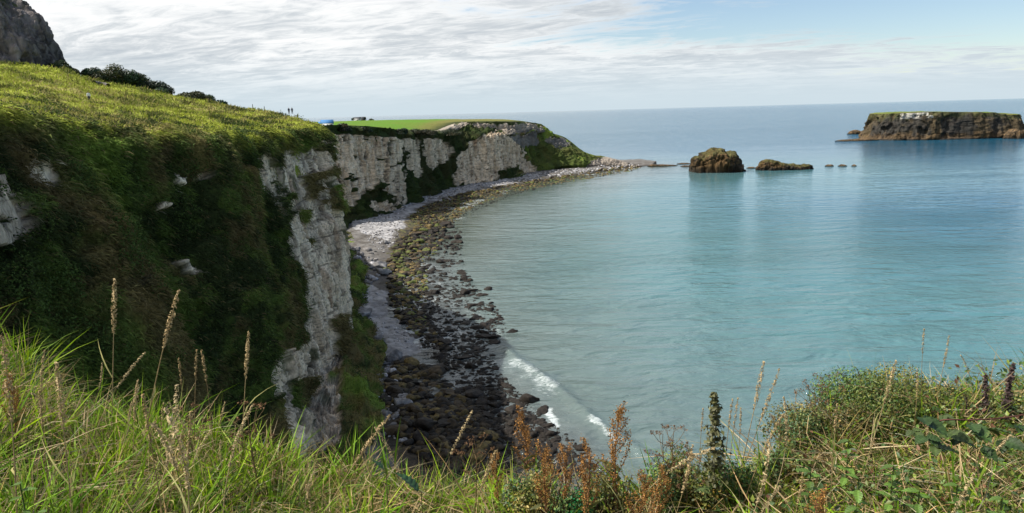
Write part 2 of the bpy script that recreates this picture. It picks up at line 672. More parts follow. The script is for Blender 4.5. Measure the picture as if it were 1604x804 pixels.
LAND_POLY = [tuple(p[:2]) for p in BROW] + [(100, 730), (60, 775), (0, 860), (-60, 930), (-140, 980), (-700, 1000), (-700, -60), (-40, -60), (-30, 0)]


def land_bumps(P):
    """shared height noise on the turf"""
    d = np.clip(P[:, 1] / 60, 0.4, 1.6)
    hillside = 1 - smooth(P[:, 1], 230, 330)
    z = 0.55 * fbm(P * [1, 1, 0], 0.09, 3, 3) * (0.25 + hillside) * 1.6
    z += 0.45 * np.maximum(fbm(P * [1, 1, 0], 0.33, 8, 3), -0.1) * (0.15 + hillside)
    return z


# ---- colours of turf
def mixc(a, b, t):
    return np.asarray(a)[None] * (1 - t[:, None]) + np.asarray(b)[None] * t[:, None] if np.ndim(a) == 1 else a * (1 - t[:, None]) + np.asarray(b) * t[:, None]


def turf_col(P, dist_in=None):
    n1 = fbm(P, (0.06, 0.035, 0.06), 21, 4)
    n2 = fbm(P, 0.22, 22, 4)
    n3 = fbm(P, 0.6, 23, 3)
    c = mixc(np.array([0.26, 0.29, 0.040]), np.array([0.15, 0.17, 0.032]), smooth(n2 + n1 * 0.5, -0.15, 0.4))
    c = mixc(c, np.array([0.26, 0.21, 0.09]), smooth(n3 + n1, 0.12, 0.5) * 0.75)
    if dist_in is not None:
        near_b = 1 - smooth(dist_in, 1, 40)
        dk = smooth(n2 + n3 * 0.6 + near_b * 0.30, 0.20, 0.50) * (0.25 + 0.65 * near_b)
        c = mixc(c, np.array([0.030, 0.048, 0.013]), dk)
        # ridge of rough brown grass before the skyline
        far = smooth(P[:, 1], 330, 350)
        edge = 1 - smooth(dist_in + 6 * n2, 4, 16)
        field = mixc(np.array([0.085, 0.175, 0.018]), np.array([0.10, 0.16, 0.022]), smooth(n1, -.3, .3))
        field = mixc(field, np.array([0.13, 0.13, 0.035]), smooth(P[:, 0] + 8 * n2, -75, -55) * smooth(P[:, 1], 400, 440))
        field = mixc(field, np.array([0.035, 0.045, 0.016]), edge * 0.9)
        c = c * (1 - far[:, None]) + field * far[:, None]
    return c


# ------------------------------------------------------------------ land sheet
def build_land():
    nu, nv = 900, 520
    az = np.radians(np.linspace(-78, 16, nu))
    rr = np.exp(np.linspace(math.log(26), math.log(1300), nv))
    A, Rr = np.meshgrid(az, rr, indexing='ij')
    x = (np.sin(A) * Rr).ravel()
    y = (np.cos(A) * Rr).ravel()
    inside = in_poly(x, y, LAND_POLY)
    d = seg_dist(x, y, BROW[:, :2])
    keep = inside | (d < 0.6)
    z = land_z(x, y)
    dsg = np.where(inside, d, -d)
    P = np.stack([x, y, z], 1)
    z = z + land_bumps(P)
    z = z - np.maximum(0, 3.4 - dsg) * 2.2
    P[:, 2] = z
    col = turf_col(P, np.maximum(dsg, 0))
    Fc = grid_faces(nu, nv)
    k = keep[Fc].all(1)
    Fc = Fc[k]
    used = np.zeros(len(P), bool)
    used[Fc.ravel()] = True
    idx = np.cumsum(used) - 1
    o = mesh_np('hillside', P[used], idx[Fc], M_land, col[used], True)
    tag(o, 'grassy headland sloping down from the crag, with a flat green field beyond', kind='structure')
    return P[used], col[used], dsg[used]


LP, LC, LD = build_land()

# ------------------------------------------------------------------ cliff face masks
ROCK_POLYS = [
    [(386, 250), (398, 246), (410, 240), (420, 262), (436, 262), (446, 232), (462, 236), (480, 240), (492, 222), (506, 226), (516, 250), (524, 300), (530, 350), (534, 430), (534, 520), (530, 560), (530, 700),
     (440, 720), (412, 610), (410, 566), (440, 556), (466, 530), (474, 490), (466, 440), (442, 385), (418, 335), (398, 300)],
    [(25, 262), (45, 258), (75, 270), (74, 295), (45, 295), (30, 285)], [(-40, 272), (-2, 275), (2, 305), (16, 328), (20, 350), (4, 378), (-40, 400)],
    [(266, 270), (284, 268), (280, 292), (268, 298)], [(288, 278), (303, 276), (302, 291), (289, 290)], [(250, 310), (261, 308), (260, 320), (250, 319)],
    [(148, 455), (160, 440), (176, 436), (176, 466), (160, 472)], [(280, 410), (290, 408), (302, 430), (296, 434)],
    [(507, 209), (540, 211), (575, 211), (613, 218), (632, 219), (630, 248), (604, 266), (590, 285), (566, 306), (548, 322), (530, 325), (524, 300), (512, 240)],
    [(590, 272), (632, 255), (637, 300), (638, 320), (620, 316), (600, 303)],
    [(632, 218), (652, 218), (657, 270), (648, 287), (638, 262)],
    [(656, 217), (690, 219), (702, 236), (700, 250), (690, 255), (682, 252), (677, 268), (668, 262), (660, 235)],
    [(711, 248), (724, 236), (732, 222), (752, 217), (762, 211), (796, 210), (815, 220), (818, 252), (806, 264), (795, 272), (785, 284), (716, 292), (708, 280), (713, 262)],
    [(575, 315), (620, 318), (635, 328), (600, 336), (575, 332)],
    [(663, 200), (700, 195), (738, 195), (738, 204), (700, 206)], [(738, 196), (778, 196), (778, 203), (738, 205)], [(776, 196), (830, 193), (847, 200), (850, 208), (806, 210), (776, 205)],
    [(803, 214), (838, 209), (842, 226), (818, 230)], [(853, 218), (885, 216), (896, 234), (866, 229)],
    [(922, 258), (935, 250), (946, 245), (955, 243), (970, 250), (990, 258), (1010, 262), (990, 270), (910, 266)], [(806, 255), (822, 250), (836, 264), (838, 275), (790, 280)]]
VEG_POLYS = [[(420, 308), (432, 306), (433, 330), (422, 328)], [(446, 600), (474, 590), (484, 604), (474, 640), (450, 642)], [(497, 295), (510, 290), (514, 330), (502, 326)], [(505, 500), (522, 490), (526, 560), (508, 560)],
             [(624, 262), (633, 262), (633, 290), (626, 290)], [(606, 300), (616, 304), (614, 325), (604, 318)], [(782, 268), (812, 258), (815, 275), (775, 288)],
             [(608, 218), (613, 240), (604, 245), (604, 224)], [(455, 330), (470, 330), (468, 350), (456, 346)]]


def build_face():
    S = len(ST)
    # spread samples along the coast by how large they show
    n_per = []
    for i in range(S - 1):
        a, b = ST[i, 2], ST[i + 1, 2]
        L = np.hypot(*(a - b)[:2])
        dist = max(20, 0.5 * (a[1] + b[1]))
        n_per.append(int(np.clip(L / dist * 850, 12, 190)))
    G = catmull(ST, n_per)                       # (nu,7,3)
    nu = len(G)
    # an extra row three metres inland, so the turf sheet meets it
    g0 = G[:, 0].copy()
    T = np.gradient(g0[:, :2], axis=0)
    T /= np.linalg.norm(T, axis=1)[:, None] + 1e-9
    inl = np.stack([-T[:, 1], T[:, 0]], 1)
    # smooth the inland direction so it never folds
    ker = np.ones(25) / 25
    for k in range(2):
        inl[:, k] = np.convolve(np.pad(inl[:, k], 12, mode='edge'), ker, 'valid')
    row = g0.copy()
    row[:, :2] += inl * 3.5
    row[:, 2] = land_z(row[:, 0], row[:, 1])
    G = np.concatenate([row[:, None], G], 1)     # (nu,8,3)
    rows_per = [14, 75, 95, 95, 90, 70, 46]
    V = []
    for k in range(7):
        for j in range(rows_per[k]):
            t = j / rows_per[k]
            p0 = G[:, max(k - 1, 0)]
            p1, p2 = G[:, k], G[:, k + 1]
            p3 = G[:, min(k + 2, 7)]
            m1, m2 = (p2 - p0) * 0.22, (p3 - p1) * 0.22
            if k == 0:
                V.append(p1 * (1 - t) + p2 * t)
            else:
                V.append((2 * t ** 3 - 3 * t ** 2 + 1) * p1 + (t ** 3 - 2 * t ** 2 + t) * m1 + (-2 * t ** 3 + 3 * t ** 2) * p2 + (t ** 3 - t ** 2) * m2)
    V.append(G[:, 7])
    V = np.stack(V, 1)                           # (nu,nv,3)
    nv = V.shape[1]
    vi = np.broadcast_to(np.arange(nv)[None], (nu, nv)).ravel()
    P0 = V.reshape(-1, 3)
    du = np.gradient(V, axis=0)
    dv = np.gradient(V, axis=1)
    Nn = np.cross(du, dv)
    Nn /= np.linalg.norm(Nn, axis=2)[:, :, None] + 1e-9
    Nn = Nn.reshape(-1, 3)
    # outward = to the sea (right of travel)
    outd = np.repeat(-inl, nv, axis=0)
    sgn = np.sign((Nn[:, :2] * outd).sum(1) + 0.2 * Nn[:, 2])
    sgn[sgn == 0] = 1
    Nn *= sgn[:, None]
    px, py = proj(P0)
    dist = P0[:, 1]
    wob = np.clip(7 * 90 / np.maximum(dist, 60), 3.6, 9)
    qx = px + wob * fbm(P0, 0.25, 41, 4) * 1.6
    qy = py + wob * fbm(P0, 0.25, 51, 4) * 1.6
    rock = np.zeros(len(P0), bool)
    for pl in ROCK_POLYS:
        rock |= in_poly(qx, qy, pl)
    for pl in VEG_POLYS:
        rock &= ~in_poly(qx, qy, pl)
    # small outcrops and small ledges of turf inside the rock
    ledge = fbm(P0, (0.12, 0.12, 0.35), 61, 4)
    rock &= ~((ledge > 0.44) & (dist < 500))
    chip = (px < 315) & (dist < 120)
    rock &= ~(chip & (fbm(P0, (0.5, 0.5, 0.9), 67, 4) < -0.25))

    talus = (vi > sum(rows_per[:6]))
    rockf = rock.astype(float).reshape(nu, nv)
    for _ in range(1):
        rockf[1:-1, 1:-1] = (rockf[1:-1, 1:-1] * 2 + rockf[:-2, 1:-1] + rockf[2:, 1:-1] + rockf[1:-1, :-2] + rockf[1:-1, 2:]) / 6
    rockf = rockf.ravel()
    vegf = 1 - rockf
    # displacement
    top_fade = smooth(vi, 14, 60)
    low = smooth(P0[:, 1], 660, 690)
    amp = (1 - low * 0.8)
    vert = (1.0, 1.0, 0.22)
    d_rock = (0.9 * fbm(P0, (0.10, 0.10, 0.014), 71, 3) + 1.2 * blocks(P0, (0.26, 0.26, 0.030), 72) + 0.6 * blocks(P0, (0.65, 0.65, 0.11), 74)
              + 0.30 * blocks(P0, (1.7, 1.7, 0.5), 76) + 0.16 * fbm(P0, (2.2, 2.2, 1.6), 73, 2))
    crack = np.abs(fbm(P0, (0.35, 0.35, 0.045), 75, 3))
    crack2 = np.abs(fbm(P0, (0.8, 0.8, 0.16), 77, 3))
    bed = np.abs(fbm(P0, (0.03, 0.03, 0.75), 78, 3))
    joint = np.abs(fbm(P0, (0.95, 0.95, 0.05), 79, 2))
    d_rock -= 1.1 * (1 - smooth(crack, 0.0, 0.06)) + 0.4 * (1 - smooth(crack2, 0.0, 0.06)) + 0.3 * (1 - smooth(bed, 0.0, 0.05)) + 0.45 * (1 - smooth(joint, 0, 0.05)) - 0.45
    d_rock = np.where(chip, 0.25 * d_rock + 0.35, d_rock)
    d_veg = 0.9 * blocks(P0, (0.13, 0.13, 0.16), 85) + 0.45 * blocks(P0, (0.4, 0.4, 0.5), 86) + 3.2 * fbm(P0, (0.055, 0.075, 0.03), 81, 3) + 1.1 * fbm(P0, (0.25, 0.25, 0.18), 82, 4) + 0.45 * fbm(P0, 1.1, 83, 3) + 0.5 + 3.4 * (0.28 - np.abs(fbm(P0 + P0[:, 2:3] * [0.4, 0.5, 0], (0.06, 0.06, 0.015), 84, 3)))
    big = 2.4 * fbm(P0, (0.045, 0.045, 0.012), 91, 2)
    far = smooth(dist, 300, 340)
    d = (rockf * d_rock + vegf * d_veg) * (1 + 0.5 * far) + big * (1 - 0.2 * far)
    d = d * top_fade * amp
    P = P0 + Nn * d[:, None]
    lb = land_bumps(P0)
    P[:, 2] += lb * (1 - smooth(vi, 14, 74))
    # brow turf rolls over as a lumpy lip
    lip = smooth(vi, 6, 20) * (1 - smooth(vi, 45, 95))
    P[:, 2] += lip * amp * np.maximum(0, fbm(P0, 0.35, 95, 3)) * 1.2
    # colours
    n1 = fbm(P0, (0.5, 0.5, 0.08), 101, 4)
    n2 = fbm(P0, (0.12, 0.12, 0.10), 102, 4)
    n3 = fbm(P0, (0.10, 0.10, 1.0), 103, 3)
    lime = mixc(np.array([0.90, 0.74, 0.55]), np.array([0.68, 0.52, 0.36]), smooth(n1, -0.2, 0.4))
    lime = mixc(lime, np.array([0.30, 0.255, 0.21]), smooth(n2 + 0.4 * n1, 0.15, 0.55) * (0.6 - 0.3 * far))
    lime = mixc(lime, np.array([0.16, 0.13, 0.10]), smooth(n3 + 0.5 * n1, 0.38, 0.6) * 0.5)
    lime = mixc(lime, np.array([0.42, 0.25, 0.15]), smooth(fbm(P0, (0.3, 0.3, 0.05), 105, 3), 0.38, 0.6) * 0.5)
    lime = mixc(lime, np.array([0.06, 0.050, 0.038]), (1 - smooth(crack, 0.0, 0.06)) * 0.85)
    lime = mixc(lime, np.array([0.10, 0.085, 0.065]), np.maximum(np.maximum(1 - smooth(crack2, 0.0, 0.07), 1 - smooth(joint, 0, 0.06)), 1 - smooth(bed, 0.0, 0.045)) * 0.75 * (1 - 0.45 * far))
    mossy = smooth(fbm(P0, (0.35, 0.35, 0.25), 106, 4), 0.26, 0.46) * (1 - 0.6 * far)
    lime = mixc(lime, np.array([0.075, 0.085, 0.03]), mossy * 0.75)
    # the quarried upper band and the tip are greyer, darker stone
    grey = smooth(px, 842, 860) * (dist > 400)
    grey = np.maximum(grey, ((py < 209) & (px > 655) & (dist > 400)) * 0.65)
    grey = np.maximum(grey, in_poly(px, py, [(795, 208), (860, 200), (860, 232), (812, 232)]) * (dist > 400) * 0.9)
    lime = mixc(lime, np.array([0.20, 0.19, 0.18]), grey)
    lowrock = in_poly(px, py, [(905, 240), (1010, 240), (1010, 275), (905, 275)]) * (dist > 400) * 1.0
    lime = mixc(lime, np.array([0.36, 0.31, 0.26]), lowrock * 0.8)
    v1 = fbm(P0, (0.09, 0.09, 0.05), 111, 4)
    v2 = fbm(P0, 0.5, 112, 3)
    veg = mixc(np.array([0.090, 0.130, 0.026]), np.array([0.150, 0.120, 0.045]), smooth(v1 + v2 * 0.5, -0.15, 0.3))
    veg = mixc(veg, np.array([0.038, 0.052, 0.016]), smooth(v2 - v1, 0.05, 0.35))
    veg = mixc(veg, np.array([0.18, 0.27, 0.040]), smooth(fbm(P0, (0.06, 0.10, 0.035), 114, 3), 0.05, 0.4) * 0.7)
    veg = mixc(veg, np.array([0.20, 0.14, 0.06]), smooth(fbm(P0, 0.2, 113, 4), 0.28, 0.5) * 0.6)
    # ivy on the far wall is darker, the tip slope is mown-looking green turf
    ivy = smooth(dist, 290, 320) * (px < 806)
    veg = mixc(veg, np.array([0.020, 0.030, 0.011]), ivy * 0.85)
    tip = ((px > 815) & (dist > 400) & (py > 222)).astype(float) * (1 - low * 0.3)
    veg = mixc(veg, np.array([0.060, 0.078, 0.022]), tip * smooth(v1 + 0.4, -0.2, 0.3) * 0.8)
    topt = 1 - smooth(vi + 10 * v2, 16, 60)
    veg = veg * (1 - topt[:, None]) + turf_col(P0, np.full(len(P0), 3.0)) * topt[:, None]
    col = lime * rockf[:, None] + veg * vegf[:, None]
    o = mesh_np('cliff_face', P, grid_faces(nu, nv), M_cliff, col, False)
    tag(o, 'white limestone sea cliff streaked with dark turf, curving round the bay', kind='structure')
    return P, Nn, vegf, col, vi, P0


FP, FN, FV, FCOL, FVI, FP0 = build_face()


# ------------------------------------------------------------------ rough vegetation on hill and face (uncountable)
def tufts():
    # hill
    Y = LP[:, 1]
    px, py = proj(LP)
    ok = (Y < 235) & (px > -260) & (px < 560) & (Y > 25)
    idx = rng.choice(np.nonzero(ok)[0], 105000)
    root = LP[idx] + rng.normal(size=(len(idx), 3)) * [0.35, 0.35, 0.0] - [0, 0, 0.08]
    n = len(idx)
    dr = np.stack([rng.normal(0.12, 0.35, n), rng.normal(0, 0.35, n), np.ones(n)], 1)
    dr /= np.linalg.norm(dr, axis=1)[:, None]
    dk = smooth(fbm(root, 0.22, 22, 4) + fbm(root, 0.6, 23, 3) * .6, 0.1, 0.45)
    ln = (0.22 + 0.32 * rng.random(n)) * (0.65 + root[:, 1] / 160) * (1 + 0.7 * dk)
    col = LC[idx] * rng.uniform(0.7, 1.45, (n, 1))
    straw = rng.random(n) < 0.14
    col[straw] = np.array([0.34, 0.28, 0.12]) * rng.uniform(0.7, 1.1, (straw.sum(), 1))
    w = 0.05 + 0.0010 * root[:, 1]
    V, Fl, C = blades(root, dr, ln, w, np.full(n, 0.25), col, 2)
    o = mesh_np('hillside_grass', V, Fl, M_tuft, C)
    tag(o, 'rough yellow green grass covering the hillside above the cliff', 'grass', kind='stuff')
    # face
    px, py = proj(FP)
    ok = (FV > 0.6) & (FP[:, 1] < 235) & (px > -200) & (px < 600) & (py < 760) & (FVI > 3)
    ids = np.nonzero(ok)[0]
    idx = rng.choice(ids, 230000)
    n = len(idx)
    root = FP[idx] + rng.normal(size=(n, 3)) * 0.22
    dr = FN[idx] * 0.7 + np.array([0.1, 0, 0.25]) + rng.normal(size=(n, 3)) * 0.35
    dr /= np.linalg.norm(dr, axis=1)[:, None]
    ln = (0.3 + 0.4 * rng.random(n)) * (0.6 + root[:, 1] / 150)
    col = FCOL[idx] * rng.uniform(0.55, 1.6, (n, 1)) * np.where(rng.random(n) < 0.5, 1, 0.8)[:, None]
    k = rng.random(n) < 0.05
    col[k] = np.array([0.17, 0.13, 0.055])
    bd = rng.normal(size=(n, 3)) * 0.4
    bd[:, 2] = -1.1
    V, Fl, C = blades(root, dr, ln, 0.05 + 0.0011 * root[:, 1], np.full(n, 0.75), col, 2, bd)
    o = mesh_np('cliff_grass', V, Fl, M_tuft, C)
    tag(o, 'dark tangled grass and ivy hanging on the steep cliff slope', 'grass', kind='stuff')
    # leafy clumps: low bramble and gorse patches on slope and brow
    ids = np.nonzero((FV > 0.7) & (px > -100) & (px < 600) & (py < 700) & (FP[:, 1] < 235) & (fbm(FP, 0.2, 131, 3) > 0.12))[0]
    idx = rng.choice(ids, 60000)
    n = len(idx)
    cen = FP[idx] + FN[idx] * rng.uniform(0.0, 1.3, (n, 1)) * smooth(fbm(FP[idx], 0.2, 131, 3), 0.08, 0.4)[:, None] + rng.normal(size=(n, 3)) * 0.15
    col = np.array([0.060, 0.095, 0.022]) * rng.uniform(0.5, 1.7, (n, 1))
    ids2 = np.nonzero((LD > 0) & (LP[:, 1] < 200) & (LP[:, 1] > 30) & ((fbm(LP, 0.22, 22, 4) + fbm(LP, 0.6, 23, 3) * .6 - smooth(LD, 1, 60) * 0.2) > 0.22))[0]
    idx2 = rng.choice(ids2, 30000)
    cen2 = LP[idx2] + np.stack([rng.normal(0, .3, 30000), rng.normal(0, .3, 30000), rng.uniform(0, 0.6, 30000)], 1)
    col2 = np.array([0.040, 0.068, 0.018]) * rng.uniform(0.5, 1.7, (30000, 1))
    cen = np.concatenate([cen, cen2])
    col = np.concatenate([col, col2])
    n = len(cen)
    nr = rng.normal(size=(n, 3)) + [0, 0, 0.6]
    V, Fc, C = leaf_cards(cen, nr, 0.08 + 0.0012 * cen[:, 1] + 0.08 * rng.random(n), col, 0.7)
    o = mesh_np('undergrowth', V, Fc, M_tuft, C)
    tag(o, 'dark leafy scrub growing in patches along the brow of the cliff', 'undergrowth', kind='stuff')


tufts()

# ------------------------------------------------------------------ shore
WL_PX = [(1018, 261.5), (990, 264), (950, 270), (905, 277), (870, 283), (835, 290), (800, 298), (765, 309), (740, 320), (712, 342), (690, 362), (672, 388), (660, 418), (658, 450), (664, 480), (676, 510), (700, 540), (690, 562),
         (702, 588), (722, 612), (745, 640), (775, 672), (815, 705), (840, 745), (870, 800), (930, 900)]
WL = np.array([Wz(a, b, 0)[:2] for a, b in WL_PX])
TOE = catmull(ST[:, 6], 5)[:, :2]
WLc = catmull(WL, 4)
SHORE_POLY = [tuple(p) for p in WLc[::-1]] + [(150, 700), (130, 760), (-400, 760), (-400, 20), (0, 20)]
# pixel zones on the flat shore (z=0 plane) turned into plan polygons once
def plan(poly, z=0.5):
    return [tuple(Wz(a, b, z)[:2]) for a, b in poly]


Z_PALE = [plan(p, 1.0) for p in ([(546, 352), (560, 338), (600, 330), (650, 312), (700, 296), (745, 288), (800, 280), (840, 272), (850, 275), (800, 286), (750, 296), (700, 308), (665, 322), (640, 340), (625, 360), (605, 380), (590, 372), (560, 366)],
                                 [(568, 440), (600, 455), (612, 480), (640, 520), (680, 552), (700, 560), (640, 552), (600, 556), (566, 525), (572, 500), (566, 470)])]
Z_OCHRE = [plan(p, 0.5) for p in ([(640, 345), (665, 325), (720, 306), (800, 290), (880, 276), (960, 264), (1010, 260), (990, 268), (900, 282), (800, 302), (740, 322), (712, 345), (700, 370), (670, 385), (660, 420), (650, 460), (665, 500), (640, 505), (612, 470), (606, 420), (618, 385)],)]
Z_BROWN = [plan([(612, 560), (680, 570), (735, 620), (780, 680), (800, 760), (760, 820), (640, 800), (600, 700), (596, 620)], 0.5)]


def shore_fn(x, y):
    ins = in_poly(x, y, SHORE_POLY)
    d = seg_dist(x, y, WLc)
    sd = np.where(ins, d, -d)
    P = np.stack([x, y, np.zeros_like(x)], 1)
    z = np.where(sd > 7, 2.6 * (1 - np.exp(-(sd - 7) / 22)), (sd - 7) * 0.05) - 0.05
    rough = 0.7 * fbm(P, 0.14, 201, 3) + 0.45 * fbm(P, 0.45, 202, 3)
    z = z + rough * (0.9 * np.exp(-np.abs(sd) / 30) + 0.25)
    return sd, np.maximum(z, -7.0)


def zone_cols(P):
    wq = np.clip(P[:, 1] / 120, 0.8, 4)
    x = P[:, 0] + wq * 2.2 * fbm(P, 0.15, 221, 3)
    y = P[:, 1] + wq * 4 * fbm(P, 0.15, 222, 3)
    pale = np.zeros(len(P))
    och = np.zeros(len(P))
    brn = np.zeros(len(P))
    for z in Z_PALE:
        pale = np.maximum(pale, in_poly(x, y, z))
    for z in Z_OCHRE:
        och = np.maximum(och, in_poly(x, y, z))
    for z in Z_BROWN:
        brn = np.maximum(brn, in_poly(x, y, z))
    return pale, och, brn


def build_shore():
    rows = np.concatenate([np.linspace(258.5, 300, 150, endpoint=False), np.linspace(300, 400, 150, endpoint=False), np.linspace(400, 820, 420)])
    ys = np.array([Wz(802, r, 0)[1] for r in rows])
    nu = 640
    us = np.linspace(-0.62, 0.34, nu)                       # x / y
    U_, Y_ = np.meshgrid(us, ys, indexing='ij')
    x = (U_ * Y_).ravel()
    y = Y_.ravel()
    sd, z = shore_fn(x, y)
    P = np.stack([x, y, z], 1)
    keep = sd > -60
    pale, och, brn = zone_cols(P)
    n = fbm(P, 0.3, 231, 4)
    m = fbm(P, 0.9, 232, 3)
    c = mixc(np.array([0.15, 0.14, 0.13]), np.array([0.08, 0.07, 0.06]), smooth(n, -.3, .3))
    pc = mixc(np.array([0.36, 0.35, 0.35]), np.array([0.19, 0.185, 0.19]), smooth(n + .3 * m, -.3, .4))
    c = c * (1 - pale[:, None]) + pc * pale[:, None]
    oc = mixc(np.array([0.13, 0.10, 0.04]), np.array([0.085, 0.09, 0.022]), smooth(n, -0.1, .35))
    oc = mixc(oc, np.array([0.03, 0.025, 0.016]), smooth(m, -0.25, 0.15))
    c = c * (1 - och[:, None]) + oc * och[:, None]
    bc = mixc(np.array([0.060, 0.043, 0.024]), np.array([0.022, 0.018, 0.012]), smooth(m + n * .5, -.2, .2))
    c = c * (1 - brn[:, None]) + bc * brn[:, None]
    # below the tide mark the rock is dark and weedy
    wet = (1 - smooth(sd + 6 * n, 6, 22)) * (1 - pale * 0.7)
    c = mixc(c, np.array([0.020, 0.016, 0.013]), wet * 0.9)
    Fc = grid_faces(nu, len(rows))
    Fc = Fc[keep[Fc].all(1)]
    used = np.zeros(len(P), bool)
    used[Fc.ravel()] = True
    idx = np.cumsum(used) - 1
    o = mesh_np('shore', P[used], idx[Fc], M_shore, c[used], True)
    tag(o, 'stony foreshore with pale shingle and weed-covered rock', kind='structure')


build_shore()


# ------------------------------------------------------------------ sea
def mat_sea():
    m = bpy.data.materials.new('sea_water')
    m.use_nodes = True
    nt = m.node_tree
    N, L = nt.nodes, nt.links
    N.clear()
    out = N.new('ShaderNodeOutputMaterial')
    pb = N.new('ShaderNodeBsdfPrincipled')
    pb.inputs['IOR'].default_value = 1.38
    L.new(pb.outputs[0], out.inputs['Surface'])
    at = N.new('ShaderNodeAttribute')
    at.attribute_name = 'Col'
    tc = N.new('ShaderNodeTexCoord')

    def nz(scale, freq, det, ro, rot=0.0, dist=0.0):
        mp = N.new('ShaderNodeMapping')
        mp.inputs['Scale'].default_value = scale
        mp.inputs['Rotation'].default_value = (0, 0, rot)
        L.new(tc.outputs['Object'], mp.inputs['Vector'])
        n = N.new('ShaderNodeTexNoise')
        n.inputs['Scale'].default_value = freq
        n.inputs['Detail'].default_value = det
        n.inputs['Roughness'].default_value = ro
        n.inputs['Distortion'].default_value = dist
        L.new(mp.outputs[0], n.inputs['Vector'])
        return n.outputs['Fac']
    swell = nz((0.35, 1, 1), 0.17, 3, 0.5, math.radians(-38), 0.5)
    chop = nz((0.5, 1, 1), 0.50, 6, 0.62, math.radians(-22), 0.6)
    wind = nz((0.25, 1, 1), 0.0045, 4, 0.5, math.radians(6), 0.8)
    wmr = N.new('ShaderNodeMapRange')
    wmr.inputs['From Min'].default_value = 0.43
    wmr.inputs['From Max'].default_value = 0.57
    wmr.inputs['To Min'].default_value = 0.12
    wmr.inputs['To Max'].default_value = 1.0
    L.new(wind, wmr.inputs['Value'])
    ca = N.new('ShaderNodeAttribute')
    ca.attribute_name = 'Chop'
    wm2 = N.new('ShaderNodeMath')
    wm2.operation = 'MULTIPLY'
    L.new(wmr.outputs[0], wm2.inputs[0])
    L.new(ca.outputs['Fac'], wm2.inputs[1])
    patch = nz((0.35, 1, 1), 0.030, 3, 0.5, math.radians(-35), 0.6)
    pm = N.new('ShaderNodeMapRange')
    pm.inputs['From Min'].default_value = 0.35
    pm.inputs['From Max'].default_value = 0.65
    pm.inputs['To Min'].default_value = 0.35
    pm.inputs['To Max'].default_value = 1.0
    L.new(patch, pm.inputs['Value'])
    wm3 = N.new('ShaderNodeMath')
    wm3.operation = 'MULTIPLY'
    L.new(wm2.outputs[0], wm3.inputs[0])
    L.new(pm.outputs[0], wm3.inputs[1])
    sc1 = N.new('ShaderNodeMath')
    sc1.operation = 'MULTIPLY'
    sc1.inputs[1].default_value = 1.1
    L.new(ca.outputs['Fac'], sc1.inputs[0])
    b1 = N.new('ShaderNodeBump')
    b1.inputs['Distance'].default_value = 1.6
    L.new(sc1.outputs[0], b1.inputs['Strength'])
    L.new(swell, b1.inputs['Height'])
    b2 = N.new('ShaderNodeBump')
    b2.inputs['Distance'].default_value = 1.1
    L.new(wm3.outputs[0], b2.inputs['Strength'])
    L.new(chop, b2.inputs['Height'])
    L.new(b1.outputs[0], b2.inputs['Normal'])
    L.new(b2.outputs[0], pb.inputs['Normal'])
    # foam from the vertex attribute, broken up by fine noise
    fa = N.new('ShaderNodeAttribute')
    fa.attribute_name = 'Foam'
    fn = nz((0.5, 1.3, 1), 1.3, 10, 0.78, math.radians(-40), 0.8)
    add = N.new('ShaderNodeMath')
    add.operation = 'ADD'
    L.new(fa.outputs['Fac'], add.inputs[0])
    L.new(fn, add.inputs[1])
    fm = N.new('ShaderNodeMapRange')
    fm.inputs['From Min'].default_value = 0.86
    fm.inputs['From Max'].default_value = 1.10
    L.new(add.outputs[0], fm.inputs['Value'])
    mx = N.new('ShaderNodeMix')
    mx.data_type = 'RGBA'
    mx.inputs['B'].default_value = (0.62, 0.67, 0.68, 1)
    L.new(fm.outputs[0], mx.inputs['Factor'])
    L.new(at.outputs['Color'], mx.inputs['A'])
    L.new(mx.outputs['Result'], pb.inputs['Base Color'])
    rm = N.new('ShaderNodeMapRange')
    rm.inputs['To Min'].default_value = 0.09
    rm.inputs['To Max'].default_value = 0.7
    L.new(fm.outputs[0], rm.inputs['Value'])
    L.new(rm.outputs[0], pb.inputs['Roughness'])
    return m


